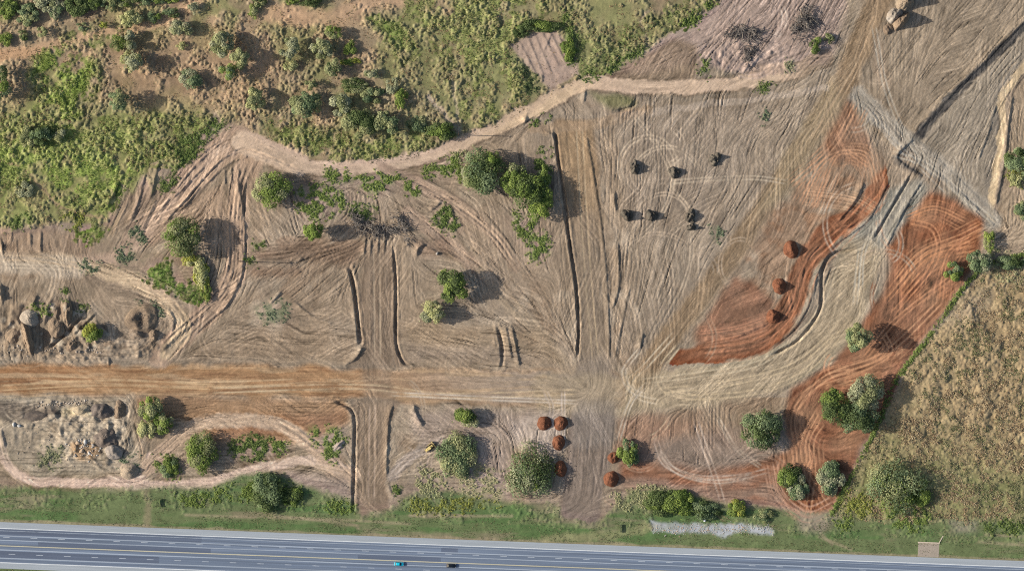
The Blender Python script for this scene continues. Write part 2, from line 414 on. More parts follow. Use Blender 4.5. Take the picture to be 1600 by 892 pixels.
paint(band([(372, 222), (330, 246), (295, 285), (255, 335), (215, 375), (170, 405), (120, 412)], 11, 6) * .7, (204, 172, 148), .06)
paint(band(TRACK, 14, 3) * .5, (150, 126, 104), .1)
paint(s_track, (214, 184, 158), 0.06)
paint(s_track * smooth01((PX - 700) / 100) * smooth01((960 - PX) / 80) * 0.6, (222, 190, 152), 0.06)
s_lroad = np.maximum(poly(LROAD, 2), poly(LROAD2, 2)); s_croad = poly(CROAD, 3)
paint(s_lroad * 0.95, (150, 128, 108), 0.06)
paint(s_croad * 0.95, (152, 132, 112), 0.06)
paint(s_croad * smooth01((400 - PY) / 160) * 0.7, (172, 140, 106), 0.06)
paint(s_croad * smooth01((PY - 600) / 40) * 0.9, (146, 128, 116), 0.06)
paint(poly([(868, 560), (958, 560), (962, 650), (885, 650)], 8, 2) * .55, (158, 142, 128), .08)
paint(poly([(567, 560), (616, 560), (616, 640), (567, 640)], 5, 2) * .5, (158, 136, 116), .08)
CORR = [(1385, -20), (1350, 60), (1315, 135), (1265, 220), (1205, 310), (1130, 420), (1060, 510), (1000, 590)]
s_corr = band(CORR, 18, 8)
paint(s_corr * .9 * (1 - s_redA), (158, 132, 104), .08)
s_curve = band([(1345, 400), (1330, 440), (1310, 500), (1250, 560), (1150, 592), (1040, 608), (960, 616), (860, 612)], 30, 10) * (1 - s_redband) * (1 - s_redB)
paint(s_curve * .5, (184, 162, 132), .06)
for pts, w, c, st in (([(600, 262), (660, 292), (720, 325), (775, 375), (805, 415)], 10, (182, 154, 132), .8),
                      ([(640, 335), (690, 372), (730, 405), (760, 432)], 12, (180, 152, 130), .8),
                      ([(755, 425), (810, 485), (860, 540), (890, 575)], 11, (176, 154, 130), .7),
                      ([(450, 455), (500, 410), (550, 385)], 14, (162, 136, 112), .7),
                      ([(440, 380), (560, 385)], 10, (156, 128, 106), .6),
                      ([(-20, 402), (70, 405), (150, 420), (210, 440), (258, 470), (288, 510), (262, 552)], 12, (206, 178, 146), .9),
                      ([(-20, 412), (60, 412), (120, 418)], 16, (196, 176, 154), .75),
                      ([(2, 672), (8, 715), (28, 742), (80, 752), (200, 752), (226, 738), (232, 715)], 7.5, (214, 184, 164), .95),
                      ([(200, 758), (300, 758), (380, 738), (480, 718), (545, 735)], 7.5, (212, 184, 164), .95),
                      ([(205, 620), (212, 690), (228, 735)], 8, (196, 168, 140), .8),
                      ([(232, 730), (270, 690), (320, 660), (420, 660), (480, 690), (520, 735), (552, 742)], 11, (202, 172, 146), .9),
                      ([(612, 745), (650, 708), (690, 690), (760, 690)], 9, (172, 154, 142), .7),
                      ([(1180, 112), (1235, 105)], 9, (200, 170, 150), .9),
                      ([(980, 180), (1100, 165), (1200, 152), (1290, 138)], 5, (186, 166, 148), .7),
                      ([(830, 200), (900, 200), (960, 185), (1010, 172)], 8, (178, 150, 122), .6),
                      ([(245, 260), (228, 300), (200, 380)], 10, (178, 150, 128), .7)):
    paint(band(pts, w, max(2.0, w * .35)) * st, c, 0.08)
paint(poly([(395, 285), (420, 300), (430, 380), (395, 400), (384, 340)], 6) * 0.5, (190, 164, 138), 0.1)
paint(poly([(300, 305), (345, 290), (372, 380), (330, 395), (290, 340)], 4) * 0.9, (186, 156, 130), 0.06)
for pts, c, st in (([(400, 392), (480, 382), (560, 384), (560, 412), (470, 412), (400, 410)], (140, 114, 94), .8), ([(388, 420), (470, 416), (470, 432), (390, 436)], (144, 114, 92), .7),
                   ([(630, 505), (780, 505), (860, 520), (880, 575), (640, 570)], (170, 144, 116), .6), ([(630, 535), (780, 538), (860, 565), (640, 568)], (156, 138, 124), .5), ([(400, 520), (555, 520), (545, 568), (300, 566), (290, 545)], (160, 136, 112), .6),
                   ([(640, 375), (690, 370), (700, 395), (655, 402)], (150, 120, 100), .6), ([(700, 300), (800, 340), (850, 450), (800, 470), (720, 380)], (172, 146, 122), .5), ([(0, 360), (60, 355), (150, 365), (150, 395), (0, 395)], (166, 138, 114), .7),
                   ([(640, 640), (850, 640), (800, 690), (650, 690)], (176, 154, 142), .6), ([(800, 660), (880, 640), (880, 700), (850, 710), (800, 690)], (196, 176, 164), .7), ([(900, 620), (960, 630), (955, 700), (890, 700)], (150, 138, 130), .5),
                   ([(440, 730), (550, 745), (550, 780), (480, 770)], (176, 154, 142), .7), ([(720, 700), (800, 690), (800, 780), (730, 770)], (180, 158, 146), .7), ([(1010, 690), (1130, 680), (1205, 715), (1110, 742), (1030, 735)], (150, 128, 114), .6),
                   ([(960, 180), (1200, 160), (1180, 240), (1100, 330), (980, 340)], (164, 146, 130), .4), ([(1300, 120), (1320, 160), (1240, 300), (1180, 340), (1220, 240)], (172, 152, 122), .5), ([(880, 210), (920, 210), (935, 330), (890, 330)], (176, 146, 112), .6)):
    paint(poly(pts, 6, 2) * st, c, .1)
# quarried corner
paint(poly([(-30, 618), (205, 620), (215, 700), (220, 735), (60, 745), (10, 720), (-30, 660)], 5) * 0.9, (182, 164, 142), 0.25)
paint(poly([(-30, 622), (95, 632), (95, 645), (60, 656), (-30, 656)], 4) * 0.8, (128, 114, 102), 0.1)
paint(poly([(92, 636), (145, 636), (150, 648), (100, 650)], 3) * 0.8, (208, 186, 150), 0.1)
paint(poly([(108, 692), (128, 686), (150, 692), (158, 708), (140, 722), (120, 718)], 3) * 0.8, (202, 164, 124), 0.2)
paint(poly([(-30, 436), (140, 440), (150, 550), (-30, 556)], 6) * 0.6, (158, 138, 116), 0.15)
# the right hand field and the verge
s_field = poly(FIELD, 3)
paint(s_field, (182, 156, 112), 0.12)
paint(s_field * smooth01(fbm(45, 51, 4) * 1.6 - 0.1) * 0.6, (160, 144, 104), 0.1)
paint(s_field * smooth01((PY - 610) / 170 + .25 * n_big) * .9, (136, 140, 86), .12)
paint(poly([(1500, 470), (1560, 445), (1540, 490), (1480, 520)], 8, 2) * 0.5, (182, 164, 142), 0.1)
s_verge = poly(VERGE, 4)
paint(s_verge, (118, 132, 84), 0.12)
paint(s_verge * smooth01(fbm(26, 52, 4, 0.55, 4, 0.5) * 1.5 + 0.1) * 0.75, (92, 126, 68), 0.1)
paint(s_verge * smooth01(fbm(30, 53, 4, 0.55, 3, 0.5) * 1.6 - 0.35) * 0.65, (158, 142, 114), 0.1)
edge_y = 815.0 + 0.0381 * PX
paint(smooth01((PY - edge_y + 5 + 2 * n_mid) / 2) * 0.6, (176, 156, 126), 0.1)
for pts in ([(290, 804), (400, 808)], [(420, 808), (540, 812), (640, 818)], [(430, 805), (545, 818), (560, 825)], [(640, 805), (800, 806)], [(1280, 838), (1330, 858)], [(1272, 822), (1300, 850)], [(1540, 835), (1610, 838)], [(1530, 846), (1610, 852)]):
    paint(band(pts, 2.2, 1.6, 0) * 0.5, (184, 164, 132), 0.1)
paint(band([(228, 770), (230, 800), (228, 822)], 5, 4) * 0.5, (176, 154, 124), 0.1)
paint(band([(850, 842), (960, 835), (1020, 822)], 6, 4) * 0.5, (178, 168, 122), 0.1)
paint(poly([(1240, 795), (1310, 806), (1290, 830), (1250, 830)], 5) * 0.7, (178, 158, 140), 0.1)
paint(poly([(1480, 812), (1530, 815), (1525, 832), (1490, 832)], 4) * 0.7, (166, 154, 134), 0.1)
s_gravel = poly(GRAVEL, 2)
paint(s_gravel * (.55 + .4 * smooth01(fbm(9, 146, 3) + .6)), (196, 200, 206), 0.1)
# ------------------------------------------------------------------ which way the machines drove: streaks and ruts
STROKES = [  # line, reach
    ([(-20, 597), (400, 600), (700, 606), (960, 612)], 34), (TRACK, 16), (BRANCH, 26), (BRANCH2, 20),
    ([(590, 370), (592, 560)], 34), ([(582, 620), (582, 805)], 34),
    ([(895, 180), (910, 330), (928, 560), (925, 640), (905, 820)], 42),
    ([(1010, 170), (1000, 330), (985, 560)], 40), ([(1100, 150), (1070, 300), (1020, 450), (985, 580)], 45),
    ([(1230, 140), (1170, 280), (1090, 430), (1010, 560)], 45), ([(1372, -20), (1310, 130), (1210, 300), (1120, 430), (1030, 550)], 36),
    ([(1620, -10), (1430, 190)], 50), ([(1500, -20), (1390, 120)], 50), ([(1620, 70), (1480, 250)], 40), ([(1545, 150), (1500, 290)], 30),
    ([(1340, 150), (1440, 240), (1550, 345)], 18), (RED_BAND, 22), ([(1370, 230), (1330, 320), (1240, 390)], 40), ([(1325, 160), (1320, 260)], 25),
    ([(1345, 395), (1300, 410), (1285, 450), (1270, 500), (1210, 550), (1100, 585), (1000, 600)], 26),
    ([(1345, 430), (1320, 520), (1230, 580), (1060, 610)], 30),
    ([(1440, 275), (1370, 380)], 24), ([(1520, 370), (1440, 430), (1390, 520), (1300, 580), (1245, 620), (1240, 680), (1268, 800)], 34),
    ([(1480, 330), (1420, 400), (1350, 520)], 30), ([(1540, 380), (1440, 540), (1390, 640)], 22), ([(970, 740), (1100, 745), (1230, 735)], 24),
    ([(1220, 690), (1300, 700), (1350, 690)], 18), ([(1230, 700), (1226, 760), (1262, 795)], 20),
    ([(600, 262), (690, 305), (770, 365), (830, 440)], 26), ([(640, 335), (760, 432), (890, 575)], 28), ([(450, 455), (550, 385)], 30),
    ([(400, 300), (420, 360)], 25), ([(400, 395), (560, 392)], 14), ([(400, 520), (550, 530)], 26), ([(640, 520), (860, 545)], 26),
    ([(-20, 405), (150, 420), (258, 470), (285, 515), (255, 555)], 16), ([(20, 440), (30, 540)], 30), ([(110, 440), (130, 500)], 24),
    ([(20, 360), (22, 395)], 24), ([(100, 360), (110, 400)], 30), ([(245, 262), (190, 380)], 26),
    ([(205, 620), (228, 735)], 10), ([(232, 730), (320, 660), (420, 655), (540, 650)], 20), ([(320, 690), (480, 690), (552, 742)], 16),
    ([(612, 745), (690, 690)], 18), ([(630, 660), (780, 670)], 16), ([(780, 640), (790, 700)], 24), ([(1000, 640), (980, 720)], 30), ([(1100, 640), (1100, 700)], 30),
    ([(820, 80), (880, 150)], 22), ([(1160, 60), (1110, 120)], 26), ([(1250, 60), (1220, 120)], 26), ([(960, 110), (1080, 60)], 20), ([(930, 130), (1080, 60)], 16),
    ([(1590, 150), (1580, 330)], 14), ([(-20, 830), (1620, 890)], 30), ([(-20, 790), (1620, 800)], 30), ([(-20, 640), (90, 640)], 14),
]
CC = np.full((NY, NX), 1e-4, np.float32); SS = np.full((NY, NX), 2e-4, np.float32)
for pts, rch in STROKES:
    d, sl, A, T, L = dist(pts, rch * 2.6, 0, n=4)
    w = np.exp(-(d / rch) ** 2)
    CC[sl] += w * np.cos(2 * A); SS[sl] += w * np.sin(2 * A)
TH = 0.5 * np.arctan2(blur(SS, 2), blur(CC, 2)) + 0.12 * fbm(60, 61, 2)
VX = np.cos(TH).astype(np.float32); VY = np.sin(TH).astype(np.float32)
def lic(srcs, steps):
    acc = [s.copy() for s in srcs]
    JJ, II = np.meshgrid(np.arange(NY, dtype=np.float32), np.arange(NX, dtype=np.float32), indexing='ij')
    for sg in (1.0, -1.0):
        x = II.copy(); y = JJ.copy(); lx = VX * sg; ly = VY * sg
        for _ in range(steps):
            x += lx; y += ly
            ix = np.clip(x + .5, 0, NX - 1).astype(np.int32); iy = np.clip(y + .5, 0, NY - 1).astype(np.int32)
            k = iy * NX + ix
            for a, s in zip(acc, srcs): a += s.ravel()[k]
            vx = VX.ravel()[k]; vy = VY.ravel()[k]
            f = np.where(vx * lx + vy * ly < 0, -1.0, 1.0).astype(np.float32)
            lx = vx * f; ly = vy * f
    return [(a - blur(a, 14)) / (a - blur(a, 14)).std() for a in acc]
wn1 = RNG.standard_normal((NY, NX)).astype(np.float32)
wn2 = blur(RNG.standard_normal((NY, NX)).astype(np.float32), 1)
L1, L2 = lic([wn1, wn2], 20)
wn3 = blur(RNG.standard_normal((NY, NX)).astype(np.float32), 2)
(L3,) = lic([wn3], 26)
VX0, VY0 = VX, VY
TH2 = TH + 0.55 * np.tanh(4 * fbm(80, 161, 2)) + .1 * fbm(40, 162, 2)
VX = np.cos(TH2).astype(np.float32); VY = np.sin(TH2).astype(np.float32)
K1, K2 = lic([RNG.standard_normal((NY, NX)).astype(np.float32), blur(RNG.standard_normal((NY, NX)).astype(np.float32), 1)], 18)
VX, VY = VX0, VY0

veg_all = np.clip(s_scrub * 1.0 + s_field + s_verge, 0, 1)
bare = 1 - veg_all
redm = np.clip(s_redB + .7 * s_redA, 0, 1)
smoothed = np.clip(s_croad + s_lroad + .8 * s_corr + s_curve + .5 * s_haul, 0, 1)
streak = (1 - .6 * smoothed) * bare * (0.75 + 0.35 * fbm(60, 63, 3)) * (1 - 0.5 * s_gravel)
fresh = np.clip(s_haul + s_track + s_lroad * .9 + s_croad * .9, 0, 1)
xm = smooth01(fbm(45, 163, 3) * 1.6 + .5) * (1 - fresh)
sa = .35 + .65 * smooth01(fbm(38, 164, 3) * 1.5 + .55)
GC *= (1 + streak * sa * (0.10 * L1 + 0.065 * L2 + 0.035 * L3) * (1 - 0.2 * fresh) + bare * (.3 + .7 * xm) * (.085 * K1 + .06 * K2) + smoothed * (.05 * L1 + .03 * L2) + redm * (.05 * L2 + .06 * K2))[..., None].clip(0.4, 1.8)
GC *= (1 + veg_all * (0.10 * n_fin + 0.06 * fbm(3, 64, 2)))[..., None]
GC *= (1 + bare * 0.05 * fbm(3.5, 65, 2))[..., None]
HZ = 0.35 * n_big * (1 - s_verge) + 0.05 * n_mid
HZ += (streak * sa * (0.013 * L1 + 0.013 * L2 + 0.006 * L3) * (1 - 0.35 * s_track) + (1 - .5 * smoothed) * bare * (.3 + .7 * xm) * (.011 * K1 + .013 * K2)) * (1 - .5 * redm)
HZ += bare * (0.04 * fbm(4, 66, 2) + .022 * RNG.standard_normal((NY, NX)).astype(np.float32)) * (1 - 0.6 * fresh)
HZ += (s_scrub * 0.10 + s_field * 0.1) * fbm(7, 67, 3)
# rough growth: thousands of low domes of grass and herbs, each with its own height and colour
def clumps(mask, n, r0, r1, h0, h1, cols, seed, mixw=.75, tint=None):
    global GC
    r = np.random.default_rng(seed)
    c = np.cumsum(mask.ravel().astype(np.float64)); c /= c[-1]
    k = np.minimum(np.searchsorted(c, r.random(n)), NX * NY - 1); iy = k // NX; ix = k % NX
    rad = r.uniform(r0, r1, n) / D; hh = r.uniform(h0, h1, n) * (.4 + .6 * np.clip(mask.ravel()[k], 0, 1)); ox_ = r.uniform(-.5, .5, n); oy_ = r.uniform(-.5, .5, n)
    an = r.uniform(0, np.pi, n); ca, sn = np.cos(an), np.sin(an); el = r.uniform(.55, 1, n)
    col = np.array([lin(q) for q in cols], dtype=np.float32)[r.integers(0, len(cols), n)] * r.uniform(.82, 1.18, (n, 1)).astype(np.float32)
    if tint is not None: col = col * .35 + tint.reshape(-1, 3)[k] * .65 * r.uniform(.8, 1.3, (n, 1)).astype(np.float32)
    buf = np.zeros(NY * NX, np.float32); cb = np.zeros((NY * NX, 3), np.float32); w = int(math.ceil(r1 / D))
    offs = [(a, b) for a in range(-w, w + 1) for b in range(-w, w + 1)]
    for ps in (0, 1):
        for a, b in offs:
            u = (a - ox_) * ca + (b - oy_) * sn; v = -(a - ox_) * sn + (b - oy_) * ca
            q = 1 - (u / rad) ** 2 - (v / (rad * el)) ** 2
            jx = ix + a; jy = iy + b; ok = (q > 0) & (jx >= 0) & (jx < NX) & (jy >= 0) & (jy < NY)
            kk = (jy * NX + jx)[ok]; val = (hh[ok] * np.sqrt(q[ok])).astype(np.float32)
            if ps == 0: np.maximum.at(buf, kk, val)
            else:
                e = val >= buf[kk] - 1e-5; cb[kk[e]] = col[ok][e]
    m = ((buf > .02) * mixw).astype(np.float32).reshape(NY, NX)[..., None]
    GC = GC * (1 - m) + cb.reshape(NY, NX, 3) * m
    HZ[:] = HZ + buf.reshape(NY, NX)
clear = 1 - np.clip(s_track + s_branch + harrow + .9 * s_sand, 0, 1)
clumps(s_field * (1 - .45 * smooth01((PY - 640) / 120)) * smooth01(fbm(16, 191, 3) * 1.4 + .75) * (1 - .8 * poly([(1310, 800), (1345, 735), (1360, 800), (1400, 812), (1310, 812)], 6)) * (1 - .75 * poly([(1496, 478), (1560, 442), (1540, 475), (1500, 520), (1440, 560)], 8, 2)) * (1 - .7 * poly([(1380, 660), (1400, 595), (1440, 600), (1430, 650), (1390, 668)], 6)),
       23000, 1.4, 3.2, .18, .65, [(202, 176, 132), (190, 162, 120), (176, 148, 112), (212, 190, 144), (168, 154, 108), (152, 144, 96), (158, 134, 100), (140, 130, 94)], 401, .85, GC.copy())
clumps(s_field * smooth01((700 - PY) / 120 + .4) * smooth01(fbm(22, 192, 2) * 1.5 + .4), 1500, 3.5, 6.5, .2, .6, [(196, 172, 134), (178, 152, 118), (160, 138, 106)], 405, .45, GC.copy())
clumps(veg_w * (veg_w > .1) * clear, 16000, 1.5, 3.8, .12, .5, [(168, 176, 92), (146, 162, 78), (192, 188, 118), (128, 142, 70), (204, 186, 130), (174, 156, 112)], 402, .8, veg_c * 1.3)
clumps(s_scrub * smooth01(fbm(20, 194, 3) * 1.4 + .45) * clear, 19000, 1.5, 4.0, .2, 1.05, [(200, 172, 132), (188, 160, 120), (172, 148, 114), (158, 148, 104), (156, 130, 106), (144, 142, 98), (136, 132, 96), (206, 186, 146)], 403, .75, GC.copy())
clumps(s_verge * (PY < edge_y - 8) * smooth01((edge_y - 18 - PY) / 20) * smooth01(fbm(14, 195, 3) * 1.4 + .2) * (1 - s_gravel), 2600, 1.6, 3.8, .1, .4, [(128, 150, 86), (106, 138, 70), (150, 156, 104), (170, 160, 120)], 404, .6, GC.copy())


# loose ruts that follow the driving direction
def ruts(n, smin, smax, depth, seed, mask, pair=True, tint=0.0):
    r = np.random.default_rng(seed)
    w = (mask * (r.random((NY, NX)) < 2)).ravel().astype(np.float64); w = np.cumsum(w); w /= w[-1]
    k = np.searchsorted(w, r.random(n)); y = (k // NX).astype(np.float64); x = (k % NX).astype(np.float64)
    ln = r.integers(smin, smax, n); lx = VX.ravel()[k].astype(np.float64); ly = VY.ravel()[k].astype(np.float64)
    turn = r.normal(0, 0.006, n); dp = depth * r.uniform(.4, 1.3, n)
    acc = np.zeros(NY * NX, np.float32)
    for st in range(smax):
        al = st < ln
        e = np.minimum(1, np.minimum(st / 8 + .1, (ln - st) / 8))
        for off in ((-2.2, 2.2) if pair else (0,)):
            ix = np.clip(x - ly * off + .5, 0, NX - 1).astype(int); iy = np.clip(y + lx * off + .5, 0, NY - 1).astype(int)
            kk = (iy * NX + ix)[al]
            acc[kk] = np.maximum(acc[kk], (dp * e)[al])
        x += lx; y += ly
        ix = np.clip(x + .5, 0, NX - 1).astype(int); iy = np.clip(y + .5, 0, NY - 1).astype(int); k = iy * NX + ix
        vx = VX.ravel()[k]; vy = VY.ravel()[k]; f = np.where(vx * lx + vy * ly < 0, -1, 1)
        nx = .55 * lx + .45 * vx * f - ly * turn * 2; ny = .55 * ly + .45 * vy * f + lx * turn * 2
        q = np.hypot(nx, ny) + 1e-6; lx = nx / q; ly = ny / q
    return acc.reshape(NY, NX) * mask
rt = ruts(900, 15, 70, 0.18, 3, np.clip(bare - .5 * s_track - .75 * redm - .7 * smoothed, 0, 1))
rs = ruts(1200, 8, 50, 0.28, 4, np.clip(bare - s_track - .5 * s_haul - .8 * redm - .7 * smoothed, 0, 1), pair=False)
VX = np.cos(TH2).astype(np.float32); VY = np.sin(TH2).astype(np.float32)
rp = ruts(2200, 15, 90, 0.3, 5, np.clip(bare - .8 * s_track - .5 * s_haul, 0, 1))
VX, VY = VX0, VY0
GC *= (1 + 1.0 * np.clip(rp - .05, 0, 1))[..., None]
HZ -= .25 * rp
rt = rt + rs
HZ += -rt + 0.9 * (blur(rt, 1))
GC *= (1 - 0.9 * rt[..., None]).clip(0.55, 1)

def shift0(pts, off):
    c = curve(pts, 4); t = np.gradient(c, axis=0); t /= np.hypot(t[:, 0], t[:, 1])[:, None] + 1e-6
    c = c + np.stack([-t[:, 1], t[:, 0]], 1) * off; return c[::4]
# worn pale wheel tracks that can be followed one by one
def wheel(pts, gap=3.2, c=(206, 182, 158), st=0.9, w=1.5, dz=0.06, brk=.9):
    d, sl, A, T, L = dist(pts, gap + 6, 0, n=8)
    m = np.zeros((NY, NX), np.float32)
    m[sl] = np.exp(-((d - gap) / w) ** 2) * smooth01(T / 12 + .2) * smooth01((L - T) / 12 + .2)
    c = tuple(min(250, v * 1.08) for v in c)
    paint(m * st * np.clip(1.0 - .5 * brk + 0.3 * n_fin + brk * fbm(26, 175, 3), 0, 1), c, 0.05); HZ[sl] -= dz * m[sl]
def ring(cx, cy, rx, ry, a0=0, a1=360, n=14):
    return [(cx + rx * math.cos(math.radians(a)), cy + ry * math.sin(math.radians(a))) for a in np.linspace(a0, a1, n)]
RPALE = (204, 148, 108)
TANW = 0
for pts, gap, c in (
    (ring(1012, 262, 44, 48, 150, 400), 3.2, (202, 180, 156)), (ring(1040, 300, 60, 70, 210, 330), 2.6, (200, 178, 154)),
    (ring(1038, 345, 42, 42, 170, 350), 2.8, (198, 174, 150)), (ring(1025, 395, 50, 30, 180, 350), 2.6, (196, 172, 148)),
    ([(1045, 285), (1110, 280), (1180, 278), (1230, 285)], 3, (200, 180, 156)), ([(1045, 290), (1075, 330), (1080, 400), (1060, 470)], 2.6, (198, 176, 152)),
    ([(990, 180), (1035, 240), (1050, 290), (1030, 340), (990, 380)], 2.8, (198, 176, 152)),
    ([(1055, 520), (1010, 570), (985, 595), (1000, 620), (1030, 628)], 4, (206, 186, 160)), ([(1000, 545), (975, 580), (985, 608), (1010, 618)], 3.2, (210, 192, 170)),
    ([(1060, 540), (1030, 580), (1040, 610), (1090, 622)], 4, (204, 180, 148)), ([(1030, 610), (1130, 600), (1240, 570), (1310, 510)], 4, (206, 182, 148)),
    ([(1060, 622), (1180, 612), (1260, 578), (1330, 500)], 4, (204, 180, 146)), ([(1000, 596), (1090, 585), (1190, 565), (1270, 500), (1300, 430)], 4, (200, 180, 152)),
    ([(1088, 660), (1105, 710), (1122, 760), (1130, 790)], 4, (206, 182, 164)), ([(1025, 690), (1040, 725), (1090, 745), (1150, 745), (1200, 735)], 3.6, (200, 176, 160)),
    ([(1030, 705), (1060, 738), (1120, 752), (1180, 742)], 3, (200, 178, 160)), ([(1120, 650), (1150, 700), (1190, 730)], 2.6, (196, 176, 156)),
    ([(60, 590), (300, 600), (460, 596)], 4, (204, 172, 134)), ([(330, 610), (560, 604), (700, 618), (900, 612)], 4, (204, 178, 144)), ([(0, 606), (160, 598), (330, 604)], 4, (200, 166, 126)),
    ([(610, 615), (760, 622), (900, 628)], 2.8, (204, 188, 172)),
    ([(1262, 805), (1270, 740), (1268, 690), (1285, 660)], 3.6, RPALE), ([(1278, 640), (1255, 690), (1262, 740), (1290, 790)], 3.6, RPALE),
    ([(1250, 620), (1300, 585), (1370, 560), (1410, 530), (1470, 470)], 3.6, RPALE), ([(1240, 640), (1290, 590), (1350, 575), (1390, 550), (1380, 520)], 3.2, RPALE),
    ([(1245, 700), (1240, 650), (1270, 605), (1340, 580)], 3, RPALE), ([(1400, 440), (1440, 395), (1500, 370), (1535, 352)], 3.2, (214, 150, 104)),
    ([(1385, 470), (1450, 400), (1520, 380)], 3, (212, 146, 100)), ([(1395, 490), (1460, 410), (1460, 360), (1420, 345)], 3.2, (208, 142, 98)),
    ([(1415, 340), (1460, 325), (1510, 345)], 2.6, (206, 142, 98)), ([(1470, 470), (1480, 400), (1520, 370)], 2.6, (206, 140, 98)), ([(1350, 560), (1400, 500), (1490, 430)], 3, (208, 146, 104)),
    ([(1215, 735), (1230, 770), (1262, 795), (1300, 780)], 4, (196, 150, 124)), ([(1210, 720), (1222, 775), (1255, 800)], 3, (196, 150, 124)),
    ([(1235, 290), (1300, 230), (1340, 160)], 3, (206, 156, 120)), ([(1255, 300), (1330, 310), (1370, 330)], 2.2, (206, 164, 130)), ([(1250, 320), (1290, 250), (1350, 240), (1370, 290)], 2.6, (204, 154, 118)),
    ([(1270, 330), (1310, 240), (1360, 260)], 2.4, (200, 148, 112)), ([(1095, 548), (1180, 535), (1235, 490), (1258, 420), (1300, 375), (1370, 300)], 4.5, (190, 126, 90)),
    ([(1090, 520), (1150, 512), (1200, 495)], 2, (186, 130, 100)), ([(1098, 538), (1160, 525), (1200, 512)], 2, (186, 130, 100)),
    ([(1345, 390), (1340, 430), (1336, 480)], 3.4, (196, 184, 166)), ([(1365, 350), (1348, 400), (1345, 450)], 3, (194, 182, 164)),
    ([(1395, 240), (1450, 260), (1520, 320), (1560, 350)], 4, (190, 178, 162)), ([(1350, 160), (1390, 215), (1440, 262), (1480, 300)], 3.4, (186, 174, 160)),
    ([(1365, 40), (1385, 140), (1420, 220), (1470, 270)], 3.4, (184, 172, 156)), ([(1340, 90), (1290, 170), (1230, 260), (1160, 360)], 4, (182, 156, 126)), ([(1360, 60), (1325, 130), (1270, 220)], 4, (184, 156, 126)),
    ([(0, 402), (70, 406), (160, 425), (240, 460), (278, 500), (262, 545)], 4, (206, 178, 146)), ([(0, 415), (90, 418), (130, 425)], 3, (204, 184, 160)),
    ([(300, 758), (360, 742), (450, 720), (540, 738)], 3.2, (210, 182, 160)), ([(0, 672), (12, 720), (50, 750), (200, 754)], 3.2, (212, 184, 164)),
    ([(612, 742), (640, 715), (668, 702)], 4, (188, 170, 158)), ([(330, 660), (430, 655), (500, 700), (550, 738)], 4, (200, 172, 146)),
    ([(850, 690), (862, 640), (852, 610)], 3, (202, 184, 172)), ([(880, 700), (880, 610)], 2.6, (202, 184, 172)), ([(965, 690), (985, 630), (1010, 600)], 3, (194, 178, 160)),
    ([(905, 200), (915, 380), (930, 560)], 5, (184, 160, 130)), ([(588, 390), (590, 560)], 5, (180, 158, 134)), ([(582, 630), (580, 780)], 5, (180, 156, 138))):
    red_ = c[0] - c[2] > 70
    wheel(pts, gap * (1 if red_ else .9), c, .85 if red_ else .75, 1.15, .06, .35 if red_ else .55)
    if red_:
        for of_ in (-9, 8, 15): wheel(shift0(pts, of_ + RNG.normal(0, 2)), gap * .9, tuple(v * .96 for v in c), .55, 1.0, .03, .8)

for _ in range(150):
    k = RNG.integers(0, NX * NY)
    if bare.ravel()[k] < .9 or fresh.ravel()[k] > .5: continue
    qx, qy = gx[k % NX], gy[k // NX]; rr = RNG.uniform(12, 60); a0 = RNG.uniform(0, 360)
    base = GC.reshape(-1, 3)[k]; bs = np.clip(base * RNG.uniform(1.12, 1.4), 0, .8)
    bs = 255 * np.where(bs <= .0031308, bs * 12.92, 1.055 * bs ** (1 / 2.4) - .055)
    wheel(ring(qx, qy, rr, rr * RNG.uniform(.7, 1.3), a0, a0 + RNG.uniform(40, 170), 8), RNG.uniform(2.2, 3.6), tuple(bs), RNG.uniform(.35, .75), 1.2, .05)

